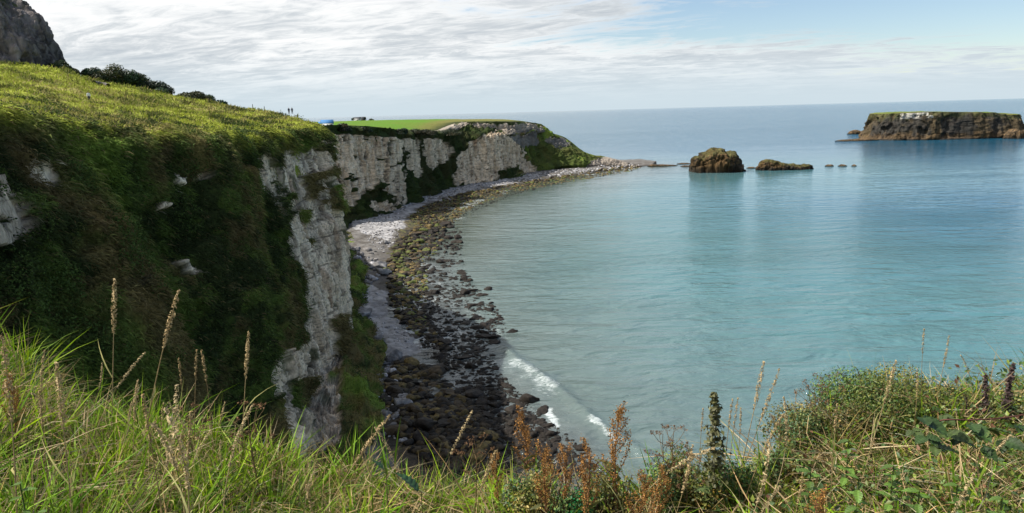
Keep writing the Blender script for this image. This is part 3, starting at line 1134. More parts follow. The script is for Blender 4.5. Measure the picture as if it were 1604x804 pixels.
def build_sea():
    rows = np.concatenate([820 - np.linspace(0, 1, 700) * (820 - 185), ])
    ys = [Wz(802, r, 0)[1] for r in rows]
    ys = np.array(ys + list(np.exp(np.linspace(math.log(ys[-1] * 1.05), math.log(90000), 60))))
    ys = np.concatenate([[20, 40, 60], ys])
    nu = 760
    us = np.concatenate([np.linspace(-6, -0.55, 24, endpoint=False), np.linspace(-0.55, 0.95, nu), np.linspace(1.0, 6, 24)])
    U_, Y_ = np.meshgrid(us, ys, indexing='ij')
    x = (U_ * Y_).ravel()
    y = Y_.ravel()
    P = np.stack([x, y, np.zeros_like(x)], 1)
    d = seg_dist(x, y, WLc)
    ins = in_poly(x, y, SHORE_POLY)
    sd = np.where(ins, 0, d)
    n = fbm(P, (0.012, 0.006, 1), 301, 4)
    n2 = fbm(P, 0.16, 302, 4)
    # water colour by depth: silty by the shore, turquoise in the bay, deep blue outside
    c = mixc(np.array([0.100, 0.132, 0.126]), np.array([0.072, 0.165, 0.180]), smooth(sd + 30 * n, 10, 120))
    c = mixc(c, np.array([0.030, 0.105, 0.165]), smooth(sd + 60 * n, 110, 330))
    c = mixc(c, np.array([0.010, 0.078, 0.135]), smooth(y + 90 * n, 450, 950))
    # weed-dark bottom seen through the shallows
    dk = smooth(n2, -0.15, 0.15) * (1 - smooth(sd + 10 * n2, 4, 20))
    c = mixc(c, np.array([0.030, 0.034, 0.034]), dk * 0.9)
    shal = (1 - smooth(sd, 2, 18))
    c = mixc(c, np.array([0.120, 0.130, 0.140]), shal * (1 - dk) * 0.7)
    c = mixc(c, np.array([0.040, 0.060, 0.040]), (1 - smooth(sd + 14 * n2, 4, 34)) * smooth(y, 230, 300) * 0.8)  # dark green cliff reflection painted into the water colour off the far beach
    # foam
    foam = np.zeros(len(P))
    lines = [([(812, 568), (826, 578), (846, 592), (864, 604)], 3.0, 0.42), ([(826, 588), (842, 600), (856, 608)], 4.5, 0.36), ([(930, 658), (944, 672), (964, 690)], 1.7, 0.46), ([(760, 520), (790, 560), (800, 600)], 9, 0.27), ([(800, 600), (850, 660), (900, 700)], 9, 0.29), ([(700, 560), (740, 590), (760, 610)], 7, 0.27), ([(862, 602), (885, 618), (910, 638), (932, 660)], 0.5, 0.24),
             ([(740, 510), (760, 516), (785, 522)], 3.0, 0.36), ([(760, 562), (800, 575), (840, 590)], 3.0, 0.34), ([(858, 640), (866, 655), (870, 668)], 1.2, 0.50), ([(690, 348), (712, 350)], 3, 0.42), ([(820, 600), (850, 640), (900, 690), (960, 740)], 3.5, 0.25),
             ([(1030, 615), (990, 575), (960, 562)], 1.2, 0.16)]
    for pts, wd, st in lines:
        pl = [tuple(Wz(a, b, 0)[:2]) for a, b in pts]
        dd = seg_dist(x, y, pl)
        foam = np.maximum(foam, st * (1 - smooth(dd + wd * 0.9 * n2 + wd * 0.5 * fbm(P, 0.7, 303, 3), wd * 0.0, wd * 1.5)))
    foam = np.maximum(foam, 0.42 * (1 - smooth(sd + 5 * n2, 0, 12)) * smooth(fbm(P, (0.05, 0.05, 1), 305, 2), -0.2, 0.3))
    for off, st in ((8, 0.40), (16, 0.34)):
        foam = np.maximum(foam, st * (1 - smooth(np.abs(sd - off + 4 * n2 + 6 * n), 0.0, 1.6)) * smooth(fbm(P, (0.06, 0.06, 1), 306 + off, 2), -0.1, 0.3) * (y < 260))
    # low swell crest about to break
    cr = [tuple(Wz(a, b, 0)[:2]) for a, b in [(790, 545), (812, 566), (846, 588), (885, 617), (932, 660), (975, 690), (1020, 720)]]
    dd = seg_dist(x, y, cr)
    P[:, 2] += 0.55 * np.exp(-(dd / 1.3) ** 2)
    # swell geometry near the shore
    nearf = np.exp(-y / 260)
    P[:, 2] += 0.10 * fbm(P, (0.05, 0.12, 1), 311, 3) * nearf
    o = mesh_np('sea', P, grid_faces(len(us), len(ys)), mat_sea(), c, True)
    at = o.data.attributes.new('Foam', 'FLOAT', 'POINT')
    at.data.foreach_set('value', foam.astype(np.float32))
    # the lee of the headland is calm, the near bay and the open sea are ruffled
    chop = 0.24 + 1.25 * (1 - smooth(y, 150, 480)) + 1.7 * smooth(y, 720, 1300)
    at = o.data.attributes.new('Chop', 'FLOAT', 'POINT')
    at.data.foreach_set('value', chop.astype(np.float32))
    tag(o, 'calm blue green sea filling the bay and reaching the horizon', kind='structure')


build_sea()
#@@REST


# ------------------------------------------------------------------ sea stacks, skerries and the island
def rock_loft(name, prof, base_py, depth, sharp=0.35, nu=150, nv=90, nz_=1.0, mat=None, colf=None, amp=1.0, sx=1.0):
    """prof: (px, py_top) pairs left to right, standing on the water at base_py; depth = half thickness in metres"""
    c0 = Wz(prof[0][0], base_py, 0)
    c1 = Wz(prof[-1][0], base_py, 0)
    Yc = 0.5 * (c0[1] + c1[1]) + depth * 0.6
    pts = []
    for a, b in prof:
        q = W(a, b, Yc)
        pts.append((q[0], max(q[2], 0.15)))
    pts = np.array(pts)
    xs = np.linspace(pts[0, 0], pts[-1, 0], nu)
    u = np.linspace(0, 1, nu)
    # denser at the ends
    xs = pts[0, 0] + (pts[-1, 0] - pts[0, 0]) * (0.5 - 0.5 * np.cos(np.pi * u))
    hs = np.interp(xs, pts[:, 0], pts[:, 1])
    uu = (xs - xs[0]) / (xs[-1] - xs[0])
    hd = depth * np.maximum(1 - np.abs(2 * uu - 1) ** 2.6, 0) ** 0.5
    v = np.linspace(0, np.pi, nv)
    cen = np.array([0.5 * (xs[0] + xs[-1]), Yc, 0])
    X = xs[:, None] + 0 * v[None]
    Yv = Yc - hd[:, None] * np.sign(np.cos(v))[None] * np.abs(np.cos(v))[None] ** 0.8
    Z = -2.0 + (hs[:, None] + 2.0) * (np.sin(v)[None] ** sharp)
    V = np.stack([X, Yv, Z], -1)
    du = np.gradient(V, axis=0)
    dv = np.gradient(V, axis=1)
    Nn = np.cross(du, dv)
    Nn /= np.linalg.norm(Nn, axis=2)[..., None] + 1e-9
    P0 = V.reshape(-1, 3)
    Nn = Nn.reshape(-1, 3)
    out = P0 - cen
    Nn *= np.where((Nn * out).sum(1) < 0, -1, 1)[:, None]
    H = hs.max()
    f = 1.0 / max(H, 3.0)
    d = (0.10 * H * fbm(P0, (f * 1.2, f * 1.2, f * 0.5), 401, 3) + 0.10 * H * blocks(P0, (f * 3.6, f * 3.6, f * 1.8), 402)
         + 0.06 * H * blocks(P0, (f * 8, f * 8, f * 4.5), 403) + 0.035 * H * fbm(P0, f * 12, 404, 3)
         - 0.10 * H * (1 - smooth(np.abs(fbm(P0, (f * 3, f * 3, f * 1.0), 405, 3)), 0, 0.09))) * amp
    side = np.clip(1.3 - np.abs(Nn[:, 2]), 0.45, 1)
    P = P0 + Nn * (d * side)[:, None]
    loc = np.array([cen[0], Yc, 0.0])
    col = colf(P, Nn, H)
    return name, P - loc, grid_faces(nu, nv), col, loc


def col_stack(P, Nn, H):
    n = fbm(P, (0.10, 0.10, 0.04), 411, 4)
    m = fbm(P, 0.5, 412, 3)
    c = mixc(np.array([0.095, 0.060, 0.028]), np.array([0.034, 0.029, 0.023]), smooth(n + .5 * m, -0.25, 0.3))
    c = mixc(c, np.array([0.085, 0.085, 0.030]), smooth(Nn[:, 2] + 0.5 * m, 0.5, 0.9) * 0.65)
    z = P[:, 2]
    c = mixc(c, np.array([0.030, 0.025, 0.020]), 1 - smooth(z + 1.2 * m, 0.6 + 0.06 * H, 1.4 + 0.22 * H))
    return c


def col_low(P, Nn, H):
    m = fbm(P, 0.5, 412, 3)
    c = mixc(np.array([0.13, 0.085, 0.045]), np.array([0.06, 0.045, 0.03]), smooth(m, -.3, .3))
    return mixc(c, np.array([0.028, 0.023, 0.018]), 1 - smooth(P[:, 2] + .3 * m, 0.3, 0.3 + 0.35 * H))


def put_rock(args, label, cat, group=None, mat=None):
    name, V, Fc, col, loc = args
    o = mesh_np(name, V, Fc, mat or M_stack, col, False)
    o.location = loc
    tag(o, label, cat, group)
    return o


put_rock(rock_loft('sea_stack', [(1084, 268), (1085, 250), (1090, 246), (1097, 246), (1101, 241), (1108, 238), (1114, 234), (1122, 233), (1130, 235), (1134, 240), (1141, 238), (1147, 237), (1153, 243), (1158, 252), (1162, 261), (1166, 268)],
                   270, 17, 0.30, colf=col_stack, amp=1.25), 'tall blocky brown rock stack standing alone in the bay', 'sea stack')
put_rock(rock_loft('sea_rock', [(1187, 263), (1189, 257), (1194, 252), (1202, 249.5), (1211, 251), (1220, 254), (1230, 257), (1242, 257), (1252, 259), (1260, 257), (1268, 258), (1275, 264)],
                   266.5, 9, 0.4, colf=col_stack, amp=1.2), 'long low brown sea rock humped at its left end, right of the tall stack', 'rock')
put_rock(rock_loft('skerry', [(1169, 263.5), (1174, 261.5), (1180, 261.5), (1184, 263)], 264, 3, 0.5, 60, 30, colf=col_low), 'tiny dark wave-washed rock in the gap between stack and long low rock', 'rock')
put_rock(rock_loft('skerry', [(1292, 260), (1297, 257.8), (1303, 257.8), (1306, 260)], 260.8, 3, 0.5, 60, 30, colf=col_low), 'flattest and leftmost of three small skerries beyond the long low rock', 'rock', 'row of three small skerries')
put_rock(rock_loft('skerry', [(1313, 260), (1318, 257.5), (1323, 258), (1327, 260)], 260.8, 3, 0.5, 60, 30, colf=col_low), 'middle one of three small skerries beyond the long low rock', 'rock', 'row of three small skerries')
put_rock(rock_loft('skerry', [(1334, 260), (1338, 257.5), (1342, 260)], 260.6, 2.6, 0.5, 60, 30, colf=col_low), 'smallest and rightmost of three small skerries beyond the long low rock', 'rock', 'row of three small skerries')
put_rock(rock_loft('reef', [(1014, 260), (1020, 257.8), (1034, 257.6), (1048, 258), (1056, 258.3), (1062, 260)], 260.5, 3.5, 0.5, 100, 30, colf=col_low), 'long flat tawny reef awash between the point and the tall stack', 'reef')
put_rock(rock_loft('reef', [(1060, 256.6), (1068, 255.3), (1078, 255.3), (1083, 256.8)], 257.2, 3, 0.5, 60, 30, colf=col_low), 'thin dark reef touching the left foot of the tall stack', 'reef')
put_rock(rock_loft('reef', [(1066, 260.6), (1072, 259.2), (1082, 259.4), (1085, 260.8)], 261.3, 2.5, 0.5, 60, 30, colf=col_low), 'short dark reef slab in front of the thin reef by the stack', 'reef')
for i, (a, b, w, lb) in enumerate([(975, 253, 14, 'farthest thin dark skerry lying behind the tip of the point'), (985, 255.5, 12, 'thin dark skerry lying second behind the tip of the point'), (1000, 261, 12, 'dark flat skerry touching the very tip of the stony point')]):
    put_rock(rock_loft('skerry', [(a - w / 2, b), (a, b - 1.8), (a + w / 2, b)], b + 0.6, 3, 0.5, 60, 30, colf=col_low), lb, 'rock', 'skerries off the point')


def build_island():
    base_px = [1354, 1604]
    Y0 = Wz(1480, 219, 0)[1]
    t = empty('island', (0, 0, 0))
    tag(t, 'big flat-topped rocky island with columned brown cliffs and a grass cap', 'island')
    # outline of top (silhouette) : left shoulder to right shoulder, front cliff line
    nu, nv = 420, 110
    th = np.linspace(0, 2 * np.pi, nu)
    Ym = Y0 + 59
    xl, xr = W(1353, 219, Ym)[0], W(1592, 216, Ym)[0]
    cx, hw = 0.5 * (xl + xr), 0.5 * (xr - xl)
    hd = 62.0
    ex = np.sign(np.cos(th)) * np.abs(np.cos(th)) ** 0.75
    ey = np.sign(np.sin(th)) * np.abs(np.sin(th)) ** 0.75
    bx, by = cx + hw * ex, Y0 + hd * 0.95 + hd * ey
    tl, tr = W(1371, 180, Ym)[0], W(1583, 176, Ym)[0]
    tcx, thw = 0.5 * (tl + tr), 0.5 * (tr - tl)
    tx, ty = tcx + thw * ex, Y0 + hd * 0.95 + (hd - 12) * ey
    ztop = np.interp(tx, [W(p, 0, Y0 + 40)[0] for p in (1375, 1400, 1450, 1500, 1560, 1590)], [W(p, q, Y0 + 15)[2] for p, q in ((1375, 184), (1392, 178.5), (1450, 175.5), (1500, 175.2), (1560, 176.5), (1590, 180))])
    v = np.linspace(0, 1, nv)
    shelf = 1 - smooth(v, 0.0, 0.10)                     # low wave-cut shelf
    k = np.clip((v - 0.06) / 0.94, 0, 1) ** 1.15
    X = bx[:, None] * (1 - k) + tx[:, None] * k
    Y = by[:, None] * (1 - k) + ty[:, None] * k
    Z = -2 + np.interp(v, [0, 0.10, 0.2, 1], [0, 4.0, 12, 0])[None] * 0
    zz = np.interp(v, [0, 0.08, 0.16, 1], [-2, 1.0, 3.0, 1])
    Z = np.where(v[None] < 0.16, zz[None], 3.0 + (ztop[:, None] - 3.0) * ((v[None] - 0.16) / 0.84))
    V = np.stack([X, Y, Z], -1)
    P0 = V.reshape(-1, 3)
    Nn = np.stack([ex, ey * 1.0, 0 * ex + 0.1], 1)
    Nn /= np.linalg.norm(Nn, axis=1)[:, None]
    Nn = np.repeat(Nn, nv, 0)
    vv = np.tile(v, nu)
    d = 4 * fbm(P0, (0.02, 0.02, 0.004), 421, 3) + 3.6 * blocks(P0, (0.10, 0.10, 0.012), 422) + 1.6 * blocks(P0, (0.22, 0.22, 0.06), 423) + 1.2 * fbm(P0, 0.3, 424, 3)
    P = P0 + Nn * (d * smooth(vv, 0.02, 0.2))[:, None]
    rim = P.reshape(nu, nv, 3)[:, -1].copy()
    n = fbm(P, (0.045, 0.045, 0.014), 431, 4)
    m = fbm(P, 0.18, 432, 3)
    c = mixc(np.array([0.068, 0.052, 0.031]), np.array([0.036, 0.034, 0.030]), smooth(n + 0.3 * m, -0.25, 0.15))
    c = mixc(c, np.array([0.035, 0.030, 0.026]), smooth(m + 0.5 * n, 0.12, 0.4) * 0.75)
    c = mixc(c, np.array([0.075, 0.08, 0.028]), smooth(vv + 0.25 * m, 0.75, 0.98) * 0.6)
    c = mixc(c, np.array([0.11, 0.07, 0.035]), (smooth(vv, 0.10, 0.16) * (1 - smooth(vv + .2 * m, 0.2, 0.34))) * 0.55)
    c = mixc(c, np.array([0.022, 0.019, 0.016]), 1 - smooth(vv + 0.05 * m, 0.05, 0.13))
    # pale droppings under the cap
    px, py = proj(P)
    c = mixc(c, np.array([0.42, 0.40, 0.36]), ((px > 1410) & (px < 1462) & (vv > 0.80) & (vv < 0.985) & (m + n > 0.0)) * 0.75)
    o = mesh_np('cliff', P, grid_faces(nu, nv), M_stack, c, False, t)
    # cap
    rings = []
    for q in np.linspace(1.0, 0.0, 26) ** 1.0:
        r = np.empty_like(rim)
        r[:, 0] = tcx + (rim[:, 0] - tcx) * q
        r[:, 1] = (Y0 + hd * .95) + (rim[:, 1] - Y0 - hd * .95) * q
        r[:, 2] = rim[:, 2] * q + (ztop.mean() + 0.8) * (1 - q) + 0.7 * min(1, (1 - q) * 8)
        rings.append(r)
    G = np.stack(rings, 1)
    Pg = G.reshape(-1, 3)
    Pg[:, 2] += 0.8 * fbm(Pg * [1, 1, 0], 0.05, 441, 3) * (np.tile(np.linspace(1, 0, 26), nu) < 0.99)
    cg = mixc(np.array([0.115, 0.16, 0.030]), np.array([0.13, 0.13, 0.04]), smooth(fbm(Pg, 0.04, 442, 3), -.2, .3))
    mesh_np('grass_top', Pg, grid_faces(nu, 26), M_land, cg, True, t)
    put_rock(rock_loft('rock_shelf', [(1308, 220.8), (1320, 219), (1338, 218.2), (1352, 216.5), (1366, 216), (1380, 219)], 221, 10, 0.5, 90, 30, colf=col_low), 'low dark rock shelf running out from the left foot of the island', 'reef')
    put_rock(rock_loft('sea_rock', [(1328, 210), (1333, 205.5), (1341, 203.5), (1349, 206), (1356, 209)], 210.3, 10, 0.4, 80, 40, colf=col_low), 'small dark peaked rock just left of the flat-topped island', 'rock')
    put_rock(rock_loft('sea_rock', [(1574, 217), (1580, 206), (1588, 202), (1596, 205), (1601, 214)], 217.5, 12, 0.4, 80, 40, colf=col_low), 'dark rock buttress at the right-hand foot of the island', 'rock')


build_island()


# ------------------------------------------------------------------ boulders
def ico(sub):
    import bmesh
    bm = bmesh.new()
    bmesh.ops.create_icosphere(bm, subdivisions=sub, radius=1.0)
    V = np.array([v.co[:] for v in bm.verts])
    Fc = np.array([[v.index for v in f.verts] for f in bm.faces])
    bm.free()
    return V, Fc


I1, I2, I3 = ico(1), ico(2), ico(4)


def boulder_shape(V, seed, flat=0.62, sharp=0.5):
    r = np.random.default_rng(seed)
    P = V.copy()
    for _ in range(9):                                  # cleave with random planes
        n = r.normal(size=3)
        n /= np.linalg.norm(n)
        dd = 0.45 + 0.35 * r.random()
        q = P @ n
        P = P - np.outer(np.maximum(q - dd, 0) * 0.97, n)
    P *= 1.15 + 0.30 * fbm(P + seed * 3.1, 1.5, seed, 3)[:, None]
    P += 0.05 * fbm(P + seed, 5.0, seed + 3, 3)[:, None] * V
    P *= np.array([1.0, 0.6 + 0.45 * r.random(), flat * (0.8 + 0.4 * r.random())])
    return P


def rock_col(P, kind, seed):
    n = fbm(P + seed * 7.7, 1.6, 501, 3)
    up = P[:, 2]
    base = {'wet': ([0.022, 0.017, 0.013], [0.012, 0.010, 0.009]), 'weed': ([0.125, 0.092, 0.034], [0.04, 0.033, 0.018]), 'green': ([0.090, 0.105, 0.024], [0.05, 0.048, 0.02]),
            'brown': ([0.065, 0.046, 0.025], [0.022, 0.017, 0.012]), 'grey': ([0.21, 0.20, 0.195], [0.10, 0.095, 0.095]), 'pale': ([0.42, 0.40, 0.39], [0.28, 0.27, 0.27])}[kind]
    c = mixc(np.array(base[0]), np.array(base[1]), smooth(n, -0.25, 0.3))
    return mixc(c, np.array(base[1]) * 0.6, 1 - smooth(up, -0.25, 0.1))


PROT = {}
for kd in ('wet', 'weed', 'green', 'brown', 'grey', 'pale'):
    PROT[kd] = []
    for s in range(5):
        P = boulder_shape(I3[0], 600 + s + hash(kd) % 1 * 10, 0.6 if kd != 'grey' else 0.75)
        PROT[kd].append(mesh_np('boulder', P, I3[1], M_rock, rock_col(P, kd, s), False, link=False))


LABELS = {'wet': ('dark wet boulder standing in the shallows off the shore', 'dark boulders scattered in the shallows'),
          'weed': ('ochre weed-covered boulder on the band of rocks along the shore', 'ochre weedy rocks along the tide line'),
          'green': ('green weed-covered boulder on the band of rocks along the shore', 'green weedy rocks along the tide line'),
          'brown': ('brown weedy boulder on the rocky platform below the grass', 'brown boulders on the near rock platform'),
          'grey': ('angular grey boulder fallen at the foot of the cliff', 'grey fallen boulders at the cliff foot'),
          'pale': ('pale limestone boulder on the white shingle beach', 'pale boulders on the shingle')}
placed = []


def put_boulder(px, py, wpx, kind, label=None, zoff=0.0):
    w = Wz(px, py, 0.4)
    dist = math.hypot(w[0], w[1])
    size = max(wpx / F * math.hypot(dist, EYE) * 0.58, 0.35)
    for (x, y, s) in placed:
        if math.hypot(w[0] - x, w[1] - y) < (size + s) * 0.55:
            return None
    sd, z = shore_fn(np.array([w[0]]), np.array([w[1]]))
    z = max(float(z[0]), -size * 0.25)
    me = random.choice(PROT[kind])
    o = bpy.data.objects.new('boulder', me)
    COL.objects.link(o)
    o.location = (w[0], w[1], z + size * 0.12 + zoff)
    o.rotation_euler = (random.uniform(-.25, .25), random.uniform(-.25, .25), random.uniform(0, 6.28))
    o.scale = (size, size * random.uniform(.8, 1.1), size * random.uniform(.8, 1.15))
    if label:
        tag(o, label, 'boulder', LABELS[kind][1])
    else:
        tag(o, LABELS[kind][0], 'boulder', LABELS[kind][1])
    placed.append((w[0], w[1], size))
    return o


singles = [(687, 557, 24, 'wet', 'rounded dark boulder on the wet sand just above the brown rock platform'), (722, 557, 22, 'wet', 'squarish dark boulder beside the rounded one at the edge of the shallows'),
           (740, 573, 17, 'wet', 'dark boulder seaward of the pair above the brown platform'), (753, 543, 19, 'wet', 'lone dark boulder between the shallows and the foam patch'),
           (801, 518, 18, 'wet', 'outermost dark boulder in the bay, with a darker reef patch beside it'), (744, 497, 23, 'wet', 'broad dark boulder at the outer edge of the boulder field'),
           (764, 507, 20, 'wet', 'dark boulder just seaward of the broad one'), (731, 505, 18, 'wet', 'dark boulder just shoreward of the broad one'), (764, 451, 15, 'wet', 'small lone dark boulder farthest out in the middle of the bay edge'),
           (729, 457, 21, 'wet', 'long dark boulder nearest the small lone one'), (831, 625, 27, 'wet', 'flat dark boulder among the foam behind the breaking wave'), (604, 383, 11, 'grey', 'dark round boulder alone on the white shingle'),
           (590, 544, 32, 'grey', 'large dark grey boulder jutting over the pale sand below the cliff'), (570, 498, 26, 'grey', 'grey boulder with a flat top at the upper edge of the pale sand'), (617, 562, 28, 'grey', 'large cracked boulder between the pale sand and the brown platform'),
           (600, 430, 20, 'grey', 'smooth slab-like grey boulder at the end of the green scree'), (805, 640, 36, 'wet', 'largest of the dark boulders on the outer corner of the platform'), (850, 640, 22, 'wet', 'dark boulder washed by foam beyond the platform corner')]
for a, b, w_, k_, l_ in singles:
    put_boulder(a, b, w_, k_, l_)


def rnd_in(poly):
    xs = [p[0] for p in poly]
    ys = [p[1] for p in poly]
    while True:
        x, y = random.uniform(min(xs), max(xs)), random.uniform(min(ys), max(ys))
        if in_poly(np.array([x]), np.array([y]), poly)[0]:
            return x, y


Q_wet = [(660, 372), (700, 345), (722, 360), (722, 400), (738, 440), (770, 470), (795, 510), (765, 545), (790, 590), (840, 640), (900, 690), (960, 760), (830, 740), (760, 690), (735, 620), (700, 580), (655, 540), (668, 440), (665, 400)]
Q_wet2 = [(735, 600), (800, 620), (860, 665), (900, 720), (850, 730), (780, 680)]
Q_weed = [(620, 385), (660, 350), (700, 345), (690, 380), (670, 420), (665, 500), (700, 545), (640, 515), (612, 480), (606, 425)]
Q_brown = [(620, 565), (675, 575), (735, 620), (775, 680), (800, 740), (700, 760), (630, 700), (600, 640)]
Q_grey = [(556, 395), (590, 398), (600, 430), (575, 455), (572, 520), (590, 550), (620, 580), (640, 640), (640, 700), (600, 690), (570, 640), (552, 560), (552, 470)]
Q_pale = [(555, 350), (640, 320), (620, 380), (600, 400), (570, 375)]
for poly, n, kinds, lo, hi in [(Q_wet, 140, ['wet'], 7, 19), (Q_wet2, 34, ['wet'], 16, 30), (Q_weed, 50, ['weed', 'green', 'brown', 'wet'], 8, 16), (Q_brown, 40, ['brown', 'brown', 'weed', 'wet'], 16, 34), (Q_grey, 46, ['grey'], 14, 34), (Q_pale, 10, ['pale', 'grey'], 4, 9)]:
    got = 0
    tries = 0
    while got < n and tries < n * 12 and len(placed) < 292:
        tries += 1
        a, b = rnd_in(poly)
        r = random.random() ** 1.8
        if put_boulder(a, b, lo + (hi - lo) * r, random.choice(kinds)):
            got += 1
print('boulders', len(placed))


def small_rocks():
    Vs, Fs, Cs = [], [], []
    n0 = 0
    shapes = [boulder_shape(I2[0], 700 + s, 0.6) for s in range(10)]
    defs = [(Q_wet, 3800, ['wet'], 3, 13), (Q_wet2, 260, ['wet'], 5, 16), (Q_weed, 2600, ['weed', 'green', 'brown', 'wet', 'wet'], 2.5, 13), (Q_brown, 3000, ['brown', 'brown', 'weed', 'wet', 'wet'], 3.5, 20), (Q_grey, 900, ['grey', 'grey', 'pale'], 4, 14),
            (Q_pale, 500, ['pale', 'grey'], 2, 4),
            ([(640, 345), (665, 325), (720, 306), (800, 290), (880, 276), (960, 264), (1005, 260), (990, 268), (900, 283), (800, 302), (740, 324), (712, 347), (680, 370)], 3600, ['weed', 'weed', 'brown', 'green', 'wet'], 2, 6),
            ([(720, 340), (745, 322), (800, 302), (880, 283), (885, 285), (800, 306), (745, 330)], 400, ['wet'], 2, 5),
            ([(590, 345), (680, 305), (760, 288), (850, 272), (940, 262), (990, 260), (960, 266), (880, 277), (800, 288), (720, 304), (650, 325)], 2600, ['pale', 'grey', 'pale'], 1.5, 4),
            ([(560, 455), (610, 470), (640, 520), (690, 560), (600, 550), (570, 520)], 160, ['pale', 'grey'], 2, 5),
            ([(920, 262), (950, 255), (1000, 260), (1010, 262), (950, 268)], 300, ['brown', 'pale'], 2, 5)]
    for poly, n, kinds, lo, hi in defs:
        xs = np.array([p[0] for p in poly])
        ys = np.array([p[1] for p in poly])
        X = rng.uniform(xs.min(), xs.max(), n * 8)
        Y = rng.uniform(ys.min(), ys.max(), n * 8)
        k = in_poly(X, Y, poly)
        X, Y = X[k][:n], Y[k][:n]
        D = np.stack([ray(a, b) for a, b in zip(X, Y)])
        Wp = D * ((0.3 - EYE) / D[:, 2])[:, None]
        sd, z = shore_fn(Wp[:, 0], Wp[:, 1])
        dist = np.sqrt(Wp[:, 0] ** 2 + Wp[:, 1] ** 2 + EYE ** 2)
        size = np.maximum((lo + (hi - lo) * rng.random(len(X)) ** 3.2) / F * dist * 0.58, 0.18)
        clump = fbm(Wp * [1, 1, 0], 0.10, 777, 3)
        for i in range(len(X)):
            z[i] = max(z[i], -size[i] * 0.35)
            if z[i] < -1.2 and rng.random() < 0.5:
                continue
            if clump[i] < -0.22 and rng.random() < 0.7:
                continue
            S = shapes[int(rng.integers(10))]
            a = rng.random() * 6.28
            ca, sa = math.cos(a), math.sin(a)
            Q = S * size[i] * np.array([1, 1, rng.uniform(.7, 1.1)])
            Q = np.stack([Q[:, 0] * ca - Q[:, 1] * sa, Q[:, 0] * sa + Q[:, 1] * ca, Q[:, 2]], 1)
            kd = kinds[int(rng.integers(len(kinds)))]
            cc = {'wet': [0.017, 0.014, 0.011], 'weed': [0.115, 0.084, 0.032], 'green': [0.080, 0.092, 0.022], 'brown': [0.046, 0.034, 0.020], 'grey': [0.17, 0.16, 0.155], 'pale': [0.38, 0.37, 0.38]}[kd]
            cc = np.array(cc) * rng.uniform(0.6, 1.35)
            cv = cc[None] * (0.55 + 0.45 * smooth(S[:, 2], -0.3, 0.3))[:, None] ** (1 if kd != 'x' else 1)
            Vs.append(Q + [Wp[i, 0], Wp[i, 1], z[i] + size[i] * 0.15])
            Fs.append(I2[1] + n0)
            Cs.append(np.broadcast_to(cc, Q.shape))
            n0 += len(Q)
    o = mesh_np('rubble', np.concatenate(Vs), np.concatenate(Fs), M_rock, np.concatenate(Cs), False)
    tag(o, 'countless small weedy stones and shingle along the shoreline', 'rubble', kind='stuff')


small_rocks()


# ------------------------------------------------------------------ the crag, shrubs, hut, houses and walkers on the skyline
def build_crag():
    c = W(-80, 108, 178)
    R_ = 158 / F * 178
    nu, nv = 420, 150
    th = np.linspace(0, 2 * np.pi, nu)
    v = np.linspace(0, 1, nv)
    # radius (fraction) against height (fraction): steep side, rounded shoulder
    rad = np.interp(v, [0, 0.16, 0.34, 0.5, 0.68, 0.8, 0.92, 1.0], [1.02, 1.0, 0.965, 0.89, 0.78, 0.66, 0.35, 0.0])
    hgt = np.interp(v, [0, 0.16, 0.34, 0.5, 0.68, 0.8, 0.92, 1.0], [-0.25, 0.08, 0.26, 0.46, 0.66, 0.80, 0.95, 1.0]) * (140 / F * 178)
    X = c[0] + R_ * rad[None] * np.cos(th)[:, None]
    Y = c[1] + R_ * 0.8 * rad[None] * np.sin(th)[:, None]
    Z = c[2] - 1 + hgt[None] + 0 * X
    P0 = np.stack([X, Y, Z], -1).reshape(-1, 3)
    Nn = np.stack([np.repeat(np.cos(th), nv), np.repeat(np.sin(th), nv), np.tile(0.2 + v * 0.8, nu)], 1)
    Nn /= np.linalg.norm(Nn, axis=1)[:, None]
    d = 1.5 * fbm(P0, (0.10, 0.10, 0.05), 801, 3) + 1.3 * blocks(P0, (0.30, 0.30, 0.10), 802) + 0.45 * blocks(P0, (0.8, 0.8, 0.3), 803) + 0.3 * fbm(P0, 0.9, 804, 3)
    cr = np.abs(fbm(P0, (0.22, 0.22, 0.04), 805, 3))
    d -= 0.9 * (1 - smooth(cr, 0, 0.08))
    P = P0 + Nn * d[:, None]
    n = fbm(P, (0.15, 0.15, 0.07), 811, 4)
    m = fbm(P, 0.8, 812, 3)
    col = mixc(np.array([0.19, 0.165, 0.155]), np.array([0.085, 0.075, 0.072]), smooth(n + .4 * m, -.25, .25))
    col = mixc(col, np.array([0.24, 0.22, 0.20]), smooth(m + n, 0.3, 0.6) * 0.7)
    col = mixc(col, np.array([0.05, 0.065, 0.02]), smooth(np.tile(v, nu) + .3 * m, 0.72, 0.9))
    o = mesh_np('crag', P - c, grid_faces(nu, nv), M_stack, col, False)
    o.location = c
    tag(o, 'dark rocky crag rising above the grassy hilltop', 'crag')


build_crag()


